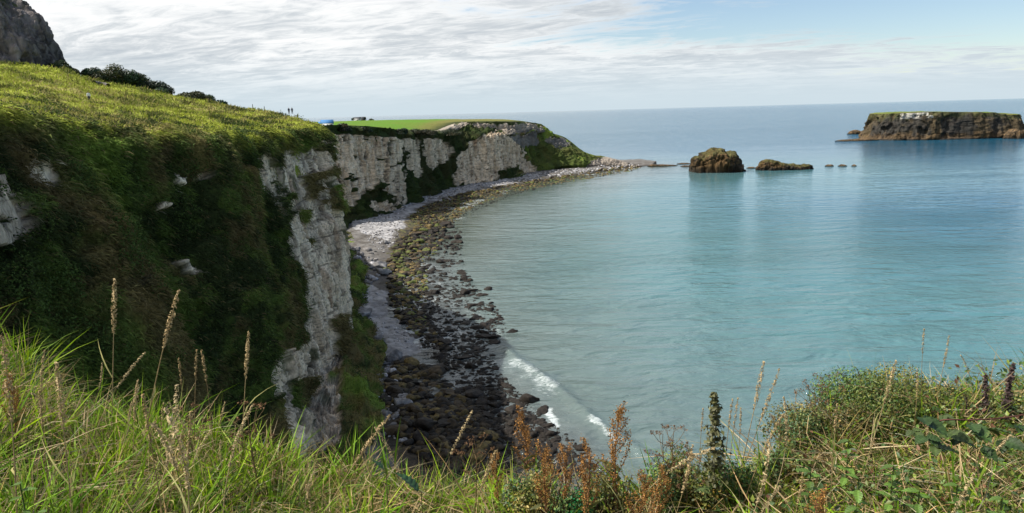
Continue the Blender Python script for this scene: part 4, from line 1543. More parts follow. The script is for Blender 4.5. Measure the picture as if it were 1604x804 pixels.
def leaf_mass(rx, ry, rz, n, size, c0, seed, lobes=9, shape=None):
    r = np.random.default_rng(seed)
    cs = r.uniform(-1, 1, (lobes, 3)) * [rx * .72, ry * .62, rz * .45] + [0, 0, rz * .52]
    cs[:, 2] *= 1 - 0.55 * np.abs(cs[:, 0] / rx) ** 1.5
    lobec = r.uniform(0.6, 1.5, (lobes, 1)) * (1 + 0.35 * r.normal(size=(lobes, 1)) * [1, 0.15, 0])
    rs = r.uniform(0.35, 0.62, lobes)
    k = r.integers(0, lobes, n)
    d = r.normal(size=(n, 3))
    d /= np.linalg.norm(d, axis=1)[:, None]
    rr = (0.55 + 0.5 * r.random(n)) * rs[k]
    P = cs[k] + d * rr[:, None] * [rx, ry, rz * 1.05]
    ok = P[:, 2] > 0.0
    P, d, k = P[ok], d[ok], k[ok]
    n = len(P)
    col = np.array(c0) * np.abs(lobec[k]) * r.uniform(0.55, 1.6, (n, 1)) * (1 + 0.3 * r.normal(size=(n, 1)) * [1, 0.4, 0.2])
    col = np.clip(col, 0.004, 1)
    nr = d[:n] + r.normal(size=(n, 3)) * 0.6 + [0, 0, .4]
    return leaf_cards(P, nr, size * r.uniform(.6, 1.4, n), col, 0.7)


def shrub(px, pybase, pytop, Y, wpx, label, group, c0=(0.035, 0.050, 0.018), n=9000, seed=1):
    b = W(px, pybase, Y)
    h = (pybase - pytop) / F * Y
    r = wpx / F * Y * 0.5
    t = empty('shrub', b)
    tag(t, label, 'shrub', group)
    V, Fc, C = leaf_mass(r * 1.1, r * 0.9, h * 1.05, n, 0.42 if Y < 300 else 0.8, c0, seed)
    mesh_np('foliage', V, Fc, M_leaf, C, parent=t)
    parts = []
    for k in range(5):
        a = random.uniform(0, 6.28)
        e = np.array([math.cos(a) * r * 0.5, math.sin(a) * r * 0.5, h * 0.7])
        Vt, Ft = tube([np.array([0, 0, -0.5]), e * 0.4 + [0, 0, 0.1], e], [0.14, 0.09, 0.04])
        parts.append((Vt, Ft, [0.05, 0.04, 0.03]))
    V, Fl, C = merge(parts)
    mesh_np('stem', V, Fl, M_stack, C, parent=t)
    return t


G_h = 'wind-clipped shrubs along the skyline'
sk = [(98, 110, 100, 176, 20, 'small dark shrub against the foot of the crag'), (108, 116, 105, 176, 16, 'lower dark shrub just right of the crag, next to the hut'),
      (152, 125, 108, 182, 26, 'first and tallest shrub of the skyline hedge, beside the hut'), (176, 129, 108.5, 184, 34, 'rounded shrub second in the skyline hedge'), (200, 136, 115, 186, 34, 'dark shrub in the middle of the skyline hedge'),
      (222, 142, 124, 187, 32, 'sloping shrub right of the middle of the skyline hedge'), (243, 148, 134, 188, 30, 'low shrub near the downhill end of the skyline hedge'), (258, 150, 141, 189, 18, 'last small tapering shrub of the upper skyline hedge'),
      (290, 158, 148, 190, 30, 'flat dark shrub starting the lower skyline hedge'), (310, 162, 148.5, 191, 30, 'middle shrub of the lower skyline hedge'), (330, 167, 157, 192, 24, 'last low shrub of the lower skyline hedge')]
for i, (a, b, c_, d_, e_, l_) in enumerate(sk):
    shrub(a, b + 3, c_ + 2.5, d_, e_ * 1.5, l_, G_h, seed=900 + i)


def box(x0, x1, y0, y1, z0, z1):
    V = np.array([[x, y, z] for z in (z0, z1) for x, y in ((x0, y0), (x1, y0), (x1, y1), (x0, y1))], float)
    Fc = np.array([[0, 3, 2, 1], [4, 5, 6, 7], [0, 1, 5, 4], [1, 2, 6, 5], [2, 3, 7, 6], [3, 0, 4, 7]])
    return V, Fc


def gable(x0, x1, y0, y1, z0, z1, ov=0.3, th=0.18):
    ym = 0.5 * (y0 + y1)
    pts = []
    V = np.array([[x0 - ov, y0 - ov, z0], [x1 + ov, y0 - ov, z0], [x1 + ov, ym, z1], [x0 - ov, ym, z1], [x0 - ov, y1 + ov, z0], [x1 + ov, y1 + ov, z0]])
    V = np.concatenate([V, V + [0, 0, th]])
    Fc = np.array([[0, 3, 2, 1], [3, 4, 5, 2], [6, 7, 8, 9], [9, 8, 11, 10], [0, 1, 7, 6], [4, 10, 11, 5], [0, 6, 9, 3], [3, 9, 10, 4], [1, 2, 8, 7], [2, 5, 11, 8]])
    return V, Fc


def plain(name, rgb, rough=0.8):
    return attr_mat(name, rough, (0.85, 1.15), (1, 1, 1), 1.5, base=rgb)


M_white, M_slate, M_blue, M_glass, M_wood = plain('white_render', (0.72, 0.72, 0.70)), plain('slate', (0.06, 0.065, 0.075)), plain('blue_roof', (0.05, 0.16, 0.34)), plain('dark_glass', (0.02, 0.025, 0.03), 0.15), plain('weathered_wood', (0.09, 0.08, 0.075))


def house(name, loc, w, d, h, roof, wallm, roofm, label, cat, rz=0, nwin=3, group=None):
    t = empty(name, loc)
    t.rotation_euler = (0, 0, rz)
    tag(t, label, cat, group)
    V, Fc = box(-w / 2, w / 2, -d / 2, d / 2, -1.5, h)
    # gable ends
    g = np.array([[-w / 2 + .02, -d / 2, h], [-w / 2 + .02, d / 2, h], [-w / 2 + .02, 0, h + roof - .05], [w / 2 - .02, -d / 2, h], [w / 2 - .02, d / 2, h], [w / 2 - .02, 0, h + roof - .05]])
    V2 = np.concatenate([V, g])
    mesh_np('wall', V2, [Fc, np.array([[8, 10, 9], [11, 12, 13]])], wallm, parent=t)
    if roof > 0.2:
        V, Fc = gable(-w / 2, w / 2, -d / 2, d / 2, h - 0.05, h + roof)
    else:
        V, Fc = box(-w / 2 - .2, w / 2 + .2, -d / 2 - .2, d / 2 + .2, h + 0.01, h + .2)
    mesh_np('roof', V, Fc, roofm, parent=t)
    for i in range(nwin):
        x = -w / 2 + (i + 0.5) * w / nwin
        if i == nwin // 2:
            V, Fc = box(x - .5, x + .5, -d / 2 - .05, -d / 2 + .02, 0.0, 2.0)
            mesh_np('door', V, Fc, M_wood, parent=t)
        else:
            V, Fc = box(x - .55, x + .55, -d / 2 - .04, -d / 2 + .02, 0.9, min(2.1, h - .3))
            mesh_np('window', V, Fc, M_glass, parent=t)
    return t


def on_land(px, Y):
    q = W(px, 190, Y)
    return np.array([q[0], q[1], float(land_z(np.array([q[0]]), np.array([q[1]]))[0])])


hut = on_land(126, 178)
hut[2] = W(126, 121, 178)[2]
house('hut', hut, 2.0, 1.6, 1.0, 0.1, M_wood, M_slate, 'small flat-roofed grey hut on the skyline left of the hedge', 'hut', 0.2, 2)
bl = W(513, 200, 450)
house('shed', bl, 7.5, 6, 2.6, 2.2, M_white, M_blue, 'small white shed with blue roof behind the cliff-top scrub', 'shed', 0.3, 3)
b2 = W(505, 198.5, 470)
house('shed', b2, 4.5, 4, 1.9, 1.2, M_white, M_blue, 'lower blue-roofed shed half hidden by the near headland', 'shed', 0.3, 2)
fh = W(560, 189.5, 880)
house('farmhouse', fh, 8, 6, 2.6, 1.9, M_white, M_slate, 'white farmhouse at the far edge of the green field', 'house', 0.1, 5)
fb = W(567, 189.4, 895)
house('barn', fb, 5.5, 5, 2.4, 2.4, M_wood, M_slate, 'small dark barn right of the white farmhouse', 'barn', 0.1, 2)
for i, (a, b, c_, l_) in enumerate([(555, 189.6, 185.6, 'small dark tree left of the white farmhouse'), (570.5, 189.4, 185, 'small dark tree right of the farm barn'), (582, 190, 187, 'low bush on the far field edge, right of the farm')]):
    shrub(a, b, c_, 900, 7, l_, 'trees and bushes around the farm', n=900, seed=960 + i)
for i, (a, b, c_, w_, l_) in enumerate([(537, 205, 197.6, 22, 'dark bush hanging over the brow by the blue-roofed shed'), (567, 207, 200, 40, 'long dark scrub bush on the brow of the far white wall'), (625, 210, 203, 30, 'dark bush where the field edge meets the far cliff brow'),
                                    (660, 212, 204, 36, 'dark bush on the brow left of the ivy gully'), (700, 212, 205, 40, 'dark scrub bush on the brow above the ivy-hung cliff')]):
    p = W(a, b, 0 + {537: 362, 567: 378, 625: 412, 660: 445, 700: 500}[a])
    shrub(a, b, c_, p[1], w_, l_, 'scrub on the far cliff brow', c0=(0.025, 0.034, 0.013), n=3000, seed=970 + i)


# people ------------------------------------------------------------
def skin_body():
    J = {'pel': (0, 0, .95, .13), 'bel': (0, .0, 1.12, .125), 'che': (0, .0, 1.33, .145), 'nec': (0, .01, 1.49, .055), 'hea': (0, -.01, 1.60, .085), 'top': (0, -.01, 1.70, .08),
         'shl': (-.17, 0, 1.42, .06), 'ell': (-.25, .02, 1.15, .042), 'wrl': (-.24, -.08, .93, .03), 'hal': (-.235, -.11, .84, .035),
         'shr': (.17, 0, 1.42, .06), 'elr': (.25, .02, 1.15, .042), 'wrr': (.24, -.08, .93, .03), 'har': (.235, -.11, .84, .035),
         'hil': (-.09, 0, .90, .10), 'knl': (-.11, -.02, .50, .06), 'anl': (-.12, .02, .09, .04), 'fol': (-.13, -.12, .04, .035),
         'hir': (.09, 0, .90, .10), 'knr': (.11, -.05, .50, .06), 'anr': (.12, .0, .09, .04), 'for_': (.13, -.14, .04, .035)}
    E_ = [('pel', 'bel'), ('bel', 'che'), ('che', 'nec'), ('nec', 'hea'), ('hea', 'top'), ('che', 'shl'), ('shl', 'ell'), ('ell', 'wrl'), ('wrl', 'hal'), ('che', 'shr'), ('shr', 'elr'), ('elr', 'wrr'), ('wrr', 'har'),
          ('pel', 'hil'), ('hil', 'knl'), ('knl', 'anl'), ('anl', 'fol'), ('pel', 'hir'), ('hir', 'knr'), ('knr', 'anr'), ('anr', 'for_')]
    ks = list(J)
    me = bpy.data.meshes.new('person')
    me.from_pydata([J[k][:3] for k in ks], [(ks.index(a), ks.index(b)) for a, b in E_], [])
    o = bpy.data.objects.new('tmp_person', me)
    COL.objects.link(o)
    md = o.modifiers.new('s', 'SKIN')
    sk_ = me.skin_vertices[0].data
    for i, k in enumerate(ks):
        sk_[i].radius = (J[k][3], J[k][3])
        sk_[i].use_root = (k == 'pel')
    sb = o.modifiers.new('b', 'SUBSURF')
    sb.levels = 1
    dg = bpy.context.evaluated_depsgraph_get()
    ev = o.evaluated_get(dg)
    m2 = bpy.data.meshes.new_from_object(ev)
    bpy.data.objects.remove(o)
    return m2


body_me = skin_body()
bv = np.array([v.co[:] for v in body_me.vertices])
bf = [list(p.vertices) for p in body_me.polygons]


def person(loc, label, shirt, trousers, hair, rz=0.0, group=None):
    me = body_me.copy()
    me.name = 'person'
    me.materials.clear()
    me.materials.append(M_skin)
    o = bpy.data.objects.new('person', me)
    COL.objects.link(o)
    o.location = loc
    o.rotation_euler = (0, 0, rz)
    tag(o, label, 'person', group)
    cn = bv.mean(0)

    def cloth(name, sel, mat, off):
        fs = [f for f in bf if all(sel(bv[i]) for i in f)]
        ids = sorted({i for f in fs for i in f})
        mp = {a: b for b, a in enumerate(ids)}
        nrm = np.array([body_me.vertices[i].normal[:] for i in ids])
        V = bv[ids] + nrm * off
        q = [tuple(mp[i] for i in f) for f in fs]
        m = bpy.data.meshes.new(name)
        m.from_pydata(V.tolist(), [], q)
        m.materials.append(mat)
        c = bpy.data.objects.new(name, m)
        COL.objects.link(c)
        c.parent = o
    cloth('shirt', lambda v: 0.9 < v[2] < 1.5 and not (abs(v[0]) > .2 and v[2] < .98), shirt, 0.02)
    cloth('trousers', lambda v: 0.07 < v[2] < 1.0 and abs(v[0]) < 0.215, trousers, 0.015)
    cloth('hair', lambda v: v[2] > 1.58 and (v[1] > -0.04 or v[2] > 1.7), hair, 0.02)
    return o


M_skin = plain('skin', (0.45, 0.28, 0.20), 0.6)
M_shirtw, M_navy, M_black, M_redc = plain('white_cloth', (0.75, 0.75, 0.75)), plain('navy_cloth', (0.02, 0.03, 0.06)), plain('black_cloth', (0.012, 0.012, 0.014)), plain('grey_cloth', (0.12, 0.13, 0.15))


def stand(px, Y, py_foot=None):
    q = W(px, 190, Y)
    z = float((land_z(np.array([q[0]]), np.array([q[1]])) + land_bumps(np.array([[q[0], q[1], 0.0]])))[0])
    return (q[0], q[1], z)


def hillpoint(px, py, Y0=60, Y1=200):
    """first point of the hill met by the sight line"""
    best = None
    for Y in np.arange(Y0, Y1, 0.5):
        q = W(px, py, Y)
        z = float((land_z(np.array([q[0]]), np.array([q[1]])) + land_bumps(np.array([[q[0], q[1], 0.0]])))[0])
        if z > q[2]:
            return (q[0], q[1], z)
    return None


p = hillpoint(140, 158) or stand(140, 110)
person((p[0], p[1], p[2] - 0.25), 'person with black hair and white top walking on the hillside', M_shirtw, M_navy, M_black, 0.6)
for px_, lb, sh in [(454, 'person in dark clothes, left one of the pair on the ridge', M_navy), (459, 'person in grey top, right one of the pair on the ridge', M_redc)]:
    best = None
    for Y in np.arange(150, 200, 1.0):
        q = stand(px_, Y)
        qy = proj(np.array([q]))[1][0]
        if best is None or qy < best[0]:
            best = (qy, q)
    q = best[1]
    person((q[0], q[1], q[2] - 0.1), lb, sh, M_black, M_black, 0.3, 'walkers on the headland ridge')
for px_, lb in [(398, 'weathered wooden post on the ridge, uphill of the other'), (416, 'weathered wooden post on the ridge, nearer the walkers')]:
    best = None
    for Y in np.arange(150, 200, 1.0):
        q = stand(px_, Y)
        qy = proj(np.array([q]))[1][0]
        if best is None or qy < best[0]:
            best = (qy, q)
    q = best[1]
    V, Fc = tube([np.array([0, 0, -.4]), np.array([0.01, 0, .5]), np.array([0.02, 0, 1.15])], [.10, .09, .08], 8)
    o = mesh_np('post', V, Fc, M_wood)
    o.location = q
    tag(o, lb, 'post', 'posts on the ridge')

# stone wall remnant below the crest
wp = [(200, 110)]
ws = []
for a, b in [(148, 132.5), (156, 133.5), (164, 135), (170, 136.5)]:
    q = hillpoint(a, b, 90, 200)
    if q:
        ws.append(q)
if len(ws) >= 2:
    P = np.array(ws)
    c0 = P[0].copy()
    V, Fc = tube(catmull(P, 12) - c0 + [0, 0, 0.3], 0.45, 8)
    V = V + 0.18 * np.stack([fbm(V, 2.0, 5), fbm(V, 2.0, 6), fbm(V, 2.0, 7)], 1)
    o = mesh_np('stone_wall', V, Fc, M_stack, np.broadcast_to(np.array([0.16, 0.15, 0.14]), V.shape))
    o.location = c0
    tag(o, 'short low dry stone wall half buried in the hillside grass', 'wall')

# ------------------------------------------------------------------ the near grassy edge
CREST = np.array([(-500, 470, 4.4), (-250, 490, 4.3), (0, 560, 4.0), (130, 648, 3.8), (300, 700, 3.5), (400, 742, 3.3), (500, 765, 3.1), (600, 776, 3.0), (750, 790, 2.85), (900, 792, 2.8), (1050, 785, 2.75), (1150, 758, 2.8), (1250, 695, 3.0),
                  (1380, 640, 3.2), (1500, 628, 3.3), (1604, 625, 3.3), (1800, 620, 3.4), (2200, 620, 3.6)])
CW = np.array([W(*c) for c in CREST])
CA = CW[:, 0] / CW[:, 1]


def ground_z(x, y):
    yy = np.maximum(y, 0.4)
    a = x / yy
    Yc = np.interp(a, CA, CW[:, 1])
    Zc = np.interp(a, CA, CW[:, 2])
    t = y / Yc
    z = 53.45 * (1 - np.clip(t, 0, 1)) + Zc * np.clip(t, 0, 1)
    over = np.maximum(y - Yc, 0)
    z = z - 1.25 * over - 0.25 * np.minimum(over, 1) ** 2
    P = np.stack([x, y, np.zeros_like(x)], 1)
    return z + 0.06 * fbm(P, 1.1, 851, 3) + 0.03 * fbm(P, 4.0, 852, 2)


def build_ground():
    nx, ny = 420, 330
    xs = np.linspace(-13, 13, nx)
    ys = np.concatenate([np.linspace(-3, 6, 230, endpoint=False), np.linspace(6, 24, 100)])
    X, Y = np.meshgrid(xs, ys, indexing='ij')
    x, y = X.ravel(), Y.ravel()
    z = ground_z(x, y)
    P = np.stack([x, y, z], 1)
    n = fbm(P, 1.5, 861, 4)
    c = mixc(np.array([0.045, 0.050, 0.018]), np.array([0.085, 0.065, 0.035]), smooth(n, -.2, .3))
    o = mesh_np('ground', P, grid_faces(nx, ny), M_land_near, c, True)
    tag(o, 'rough grassy ground at the very edge of the near cliff', kind='structure')


M_land_near = attr_mat('near_turf', 0.95, (0.5, 1.4), (1, 1, 1), 9.0, 0.9, 0.04, (1, 1, 1), 14, spec=0.1, detail=8)
build_ground()


def gpts(n, x0=-4.6, x1=4.2, y0=0.9, y1=5.2, over=0.7):
    """random roots on the near ground, roughly even per screen area"""
    out = []
    while sum(map(len, out)) < n:
        y = rng.uniform(y0, y1, n)
        a = rng.uniform(-1.0, 1.0, n)
        x = a * y
        Yc = np.interp(a, CA, CW[:, 1])
        k = (y < Yc + over) & (rng.random(n) < np.minimum(1, (y / 3.2) ** 1.0))
        out.append(np.stack([x[k], y[k]], 1))
    q = np.concatenate(out)[:n]
    z = ground_z(q[:, 0], q[:, 1])
    return np.stack([q[:, 0], q[:, 1], z], 1)


def build_grass():
    # tussocks: blades fan out of shared roots, each tussock with its own kind, size and colour
    nt_ = 2400
    tc_ = gpts(nt_)
    ta = tc_[:, 0] / tc_[:, 1]
    tl = 1 - smooth(ta, -0.25, 0.15)
    kind = np.where(rng.random(nt_) < 0.38 + 0.27 * tl, 0, np.where(rng.random(nt_) < 0.5, 1, 2))   # 0 lush, 1 fine, 2 drying
    cnt = np.where(kind == 0, rng.integers(14, 34, nt_), rng.integers(12, 40, nt_))
    it = np.repeat(np.arange(nt_), cnt)
    n = len(it)
    rad = np.where(kind == 0, 0.035, 0.05)[it] * np.sqrt(rng.random(n)) * 1.3
    th = rng.uniform(0, 2 * np.pi, n)
    off = np.stack([np.cos(th) * rad, np.sin(th) * rad], 1)
    root = tc_[it].copy()
    root[:, :2] += off
    root[:, 2] = ground_z(root[:, 0], root[:, 1])
    size = (rng.gamma(4.5, 0.050, nt_) * (0.75 + 0.35 * tl))[it]
    k = kind[it]
    ln = np.clip(size * rng.uniform(0.4, 1.15, n), 0.05, 0.43)
    pal = np.array([[0.12, 0.26, 0.010], [0.07, 0.14, 0.014], [0.32, 0.25, 0.060]])
    pal2 = np.array([[0.28, 0.40, 0.012], [0.035, 0.080, 0.012], [0.44, 0.32, 0.15]])
    tmix = rng.random(nt_)[it][:, None]
    col = (pal[k] * tmix + pal2[k] * (1 - tmix)) * rng.uniform(0.4, 1.45, (n, 1))
    dead = rng.random(n) < 0.10
    col[dead] = np.array([0.46, 0.34, 0.17]) * rng.uniform(.6, 1.1, (dead.sum(), 1))
    tilt = rng.normal(0, 0.34, (nt_, 2))[it]
    dr = np.stack([np.cos(th) * rad * 7 + tilt[:, 0] + rng.normal(0, .16, n), np.sin(th) * rad * 7 + tilt[:, 1] + rng.normal(0, .16, n), np.ones(n)], 1)
    dr /= np.linalg.norm(dr, axis=1)[:, None]
    wd = np.array([0.0100, 0.0044, 0.0042])[k] * rng.uniform(0.6, 1.35, n)
    bend = rng.uniform(0.02, 0.8, n) ** 1.4
    tip = col * 1.1
    dry = rng.random(n) < 0.16
    tip[dry] = tip[dry] * 0.5 + np.array([0.36, 0.27, 0.10]) * 0.5
    bd = np.stack([np.cos(th), np.sin(th), np.full(n, -0.7)], 1) + rng.normal(size=(n, 3)) * 0.3
    V, Fl, C = blades(root - [0, 0, 0.01], dr, ln, wd, bend, col, 4, bd, tip)
    o = mesh_np('grass', V, Fl, M_grass, C, True)
    tag(o, 'bright green tussocky grass with dry stems along the near cliff edge', 'grass', kind='stuff')
    # short sward between the tussocks
    n = 24000
    root = gpts(n)
    g = np.array([[0.16, 0.24, 0.024], [0.09, 0.13, 0.026], [0.26, 0.22, 0.07], [0.16, 0.10, 0.05]])
    idx = np.minimum(np.searchsorted([.38, .7, .9, 1.0], rng.random(n)), 3)
    dr = np.stack([rng.normal(0, .6, n), rng.normal(0, .6, n), np.ones(n)], 1)
    dr /= np.linalg.norm(dr, axis=1)[:, None]
    V, Fl, C = blades(root - [0, 0, 0.01], dr, rng.gamma(4, .026, n), rng.uniform(.002, .006, n), rng.uniform(0, .8, n), g[idx] * rng.uniform(.5, 1.3, (n, 1)), 3)
    o = mesh_np('short_grass', V, Fl, M_grass, C, True)
    tag(o, 'short mixed grass between the tussocks of the near cliff edge', 'grass', kind='stuff')
    # matted dead stems and thatch
    n = 12000
    root = gpts(n)
    dr = np.stack([rng.normal(0, 1, n), rng.normal(0, 1, n), rng.uniform(0.05, 0.9, n)], 1)
    dr /= np.linalg.norm(dr, axis=1)[:, None]
    col = np.array([0.44, 0.33, 0.18]) * rng.uniform(0.35, 1.3, (n, 1)) * (1 + 0.1 * rng.normal(size=(n, 1)) * [1, 0, -1])
    V, Fl, C = blades(root + np.stack([0 * root[:, 0], 0 * root[:, 0], rng.uniform(0, 0.11, n)], 1), dr, rng.uniform(.08, .36, n), rng.uniform(.002, .0052, n), rng.uniform(0, .7, n), col, 3)
    o = mesh_np('dry_grass', V, Fl, M_straw, C, True)
    tag(o, 'matted straw coloured dead stems among the near grass', 'grass', kind='stuff')
    # small broad leaves through the sward, thicker to the right
    n = 26000
    root = gpts(n, over=0.5)
    a = root[:, 0] / root[:, 1]
    keep = rng.random(n) < np.clip(0.40 + smooth(a, 0.0, 0.35) * 0.6 + 1.1 * fbm(root, 1.6, 881, 2), 0.05, 1)
    root = root[keep]
    n = len(root)
    a = root[:, 0] / root[:, 1]
    cen = root + np.stack([rng.normal(0, .02, n), rng.normal(0, .02, n), rng.uniform(0.0, 0.10, n) + 0.12 * rng.random(n) * smooth(a, 0.2, .5)], 1)
    c0 = np.array([[0.090, 0.155, 0.022], [0.040, 0.080, 0.018], [0.16, 0.20, 0.030], [0.13, 0.06, 0.03]])
    idx = np.minimum(np.searchsorted([.4, .75, .92, 1.0], rng.random(n)), 3)
    V, Fc, C = leaf_cards(cen, rng.normal(size=(n, 3)) * .6 + [-.2, -.3, .8], rng.uniform(.010, .032, n), c0[idx] * rng.uniform(.6, 1.4, (n, 1)), .6)
    o = mesh_np('undergrowth', V, Fc, M_leaf, C)
    tag(o, 'small leafy weeds filling the gaps in the near grass', 'undergrowth', kind='stuff')


build_grass()


# ---- plants one can count
def frame_to(o, base, top, spin=0.0):
    """stand a one metre tall thing between base and top"""
    d = Vector(top) - Vector(base)
    o.location = base
    q = d.to_track_quat('Z', 'Y')
    o.rotation_mode = 'QUATERNION'
    o.rotation_quaternion = q @ Matrix.Rotation(spin, 3, 'Z').to_quaternion()
    s = d.length
    o.scale = (s, s, s)


def stalk_proto(seed, droop=0.08, head=0.34, dens=90, thick=0.003, colr=(0.42, 0.32, 0.17), wide=0.010, leafy=True):
    r = np.random.default_rng(seed)
    t = empty('seed_stalk')
    zs = np.linspace(0, 1, 12)
    ang = r.uniform(0, 6.28)
    off = droop * zs ** 2.4
    P = np.stack([off * math.cos(ang), off * math.sin(ang), zs - 0.15 * droop * zs ** 3], 1)
    V, Fc = tube(P, thick * (1.1 - 0.75 * zs), 5)
    mesh_np('stem', V, Fc, M_straw, np.broadcast_to(np.array(colr) * 0.85, V.shape), True, t)
    k = r.random(dens) ** 0.9
    tt = 1 - head + head * k
    env = np.sin(np.pi * np.clip((k * 0.94 + 0.03), 0, 1)) ** 0.6
    c = np.stack([np.interp(tt, zs, P[:, j]) for j in range(3)], 1)
    rad = r.normal(size=(dens, 3))
    rad[:, 2] = np.abs(rad[:, 2]) * 1.2
    rad /= np.linalg.norm(rad, axis=1)[:, None]
    V, Fc, C = leaf_cards(c + rad * (wide * env)[:, None], rad, r.uniform(.012, .022, dens), np.array(colr) * r.uniform(.7, 1.25, (dens, 1)), .38)
    # point the husks upward by shearing along the stem
    mesh_np('seed_head', V, Fc, M_straw, C, parent=t)
    if leafy:
        n = 3
        root = np.stack([np.interp(z, zs, P[:, j]) * np.ones(1) for z in (0.15, 0.3, 0.45) for j in range(3)]).reshape(3, 3)
        dr = r.normal(size=(3, 3)) * .5 + [0, 0, 1]
        dr /= np.linalg.norm(dr, axis=1)[:, None]
        V, Fl, C = blades(root, dr, np.full(3, .26), np.full(3, .008), np.full(3, .6), np.tile(np.array(colr) * [.7, .85, .6], (3, 1)), 4)
        mesh_np('leaves', V, Fl, M_straw, C, parent=t)
    return t


def drop(o):
    """take a prototype out of the scene once the copies are made"""
    for ch in list(o.children):
        for g in list(ch.children):
            bpy.data.objects.remove(g)
        bpy.data.objects.remove(ch)
    bpy.data.objects.remove(o)


def place(proto, bx, tx, ty, Y, label, cat, group=None, lean=0.0, root_y=None, spin=None):
    bY = Y
    q = W(bx, 700, bY)
    gz = float(ground_z(np.array([q[0]]), np.array([bY]))[0])
    top = W(tx, ty, Y + lean)
    o = copy_thing(proto)
    frame_to(o, (q[0], bY, gz - 0.01), top, random.uniform(0, 6.28) if spin is None else spin)
    o['label'] = label
    o['category'] = cat
    if group:
        o['group'] = group
    return o


SP = [stalk_proto(1000 + i, d, h, n_, 0.0035, c_, w_) for i, (d, h, n_, c_, w_) in enumerate([(0.02, 0.30, 150, (0.45, 0.34, 0.18), .013), (0.10, 0.34, 130, (0.42, 0.31, 0.16), .012), (0.22, 0.38, 140, (0.50, 0.39, 0.22), .013), (0.05, 0.25, 80, (0.36, 0.26, 0.13), .010),
                                                                                    (0.30, 0.3, 120, (0.46, 0.36, 0.2), .011)])]
G_s = 'dry grass seed stalks on the near edge'
# (base px, top px, top py, depth, proto, label)
for bx, tx, ty, Y, k, lb in [(172, 180, 438, 3.3, 0, 'tallest upright tan seed stalk against the dark cliff slope'), (215, 270, 438, 3.2, 1, 'tall tan seed stalk leaning right beside the upright one'), (370, 386, 520, 3.1, 0, 'stout tan seed stalk standing alone below the white cliff foot'),
                             (128, 165, 552, 3.0, 4, 'bent tan stalk arching over the grass at the left'), (60, 20, 520, 3.0, 3, 'thin brown stalk with a round head at the far left'), (150, 340, 640, 2.2, 2, 'thick pale stalk lying aslant across the bright grass'),
                             (230, 360, 610, 2.0, 2, 'pale feathery stalk leaning right in the left grass'), (450, 585, 640, 2.4, 1, 'long straw stalk leaning toward the brown platform'), (330, 327, 545, 3.1, 3, 'slender brown stalk just left of the stout one'),
                             (300, 305, 550, 3.2, 3, 'short brown stalk in the small group below the dark slope'), (283, 290, 560, 3.2, 3, 'shortest brown stalk in the small group below the dark slope'), (640, 710, 655, 2.5, 4, 'arching bare straw stalk over the rocky platform'),
                             (620, 650, 665, 2.6, 4, 'thin arching straw stalk left of the bare one'), (690, 780, 690, 2.3, 1, 'straw stalk bowed right above the dark boulders'), (1148, 1200, 568, 2.6, 0, 'tallest pale seed stalk over the turquoise water'),
                             (1140, 1222, 580, 2.6, 1, 'pale seed stalk right of the tallest over the water'), (1158, 1210, 635, 2.5, 1, 'pale seed stalk shorter than its two tall neighbours'), (1135, 1139, 620, 2.6, 3, 'thin pale stalk beside the dark spiked plant'),
                             (1138, 1152, 625, 2.6, 3, 'second thin pale stalk beside the dark spiked plant'), (1150, 1170, 638, 2.6, 3, 'thin pale stalk in the middle of the pale sheaf'), (1096, 1098, 635, 2.7, 3, 'hair-thin pale stalk left of the dark spiked plant'),
                             (1243, 1242, 608, 2.9, 3, 'faint thin stalk left of the leafy bush'), (1440, 1441, 516, 3.0, 3, 'highest hair-thin stalk above the leafy bush'), (1452, 1493, 522, 3.0, 1, 'pale feathery stalk leaning right above the bush'),
                             (1515, 1542, 550, 3.0, 4, 'silvery stalk arching near the dark flower spikes'), (1590, 1544, 562, 3.0, 1, 'straw stalk leaning left beside the tall flower spike'), (1350, 1403, 565, 2.5, 0, 'thick tan stalk rising right across the leafy bush'),
                             (1425, 1450, 575, 2.8, 1, 'straw stalk behind the thick tan one'), (1130, 1250, 690, 2.1, 2, 'pale plume lying right at the edge of the bush'), (1440, 1540, 725, 1.9, 2, 'pale plume lying low under the bramble'),
                             (1545, 1540, 640, 2.2, 4, 'stiff pale stalk standing under the bramble stem'), (940, 1050, 640, 2.3, 4, 'bare straw stalk leaning right beside the rust-brown dock'), (1020, 1110, 700, 2.2, 1, 'long straw stalk leaning from the dock to the dark spike'),
                             (1180, 1300, 655, 2.4, 4, 'curved straw stalk in front of the leafy bush')]:
    place(SP[k], bx, tx, ty, Y, lb, 'grass stalk', G_s)
rs_ = random.Random(5)
for i in range(46):
    a = rs_.uniform(-20, 620) if i < 30 else rs_.uniform(620, 1600)
    Y = rs_.uniform(1.9, 3.4)
    yb = np.interp(a, [-20, 300, 600, 1000, 1300, 1600], [560, 640, 740, 770, 660, 650])
    place(SP[rs_.randrange(5)], a, a + rs_.uniform(-40, 90), yb - rs_.uniform(-60, 35), Y, 'short dry seed stalk mixed into the near grass', 'grass stalk', 'short seed stalks mixed into the near grass')
for p_ in SP:
    drop(p_)


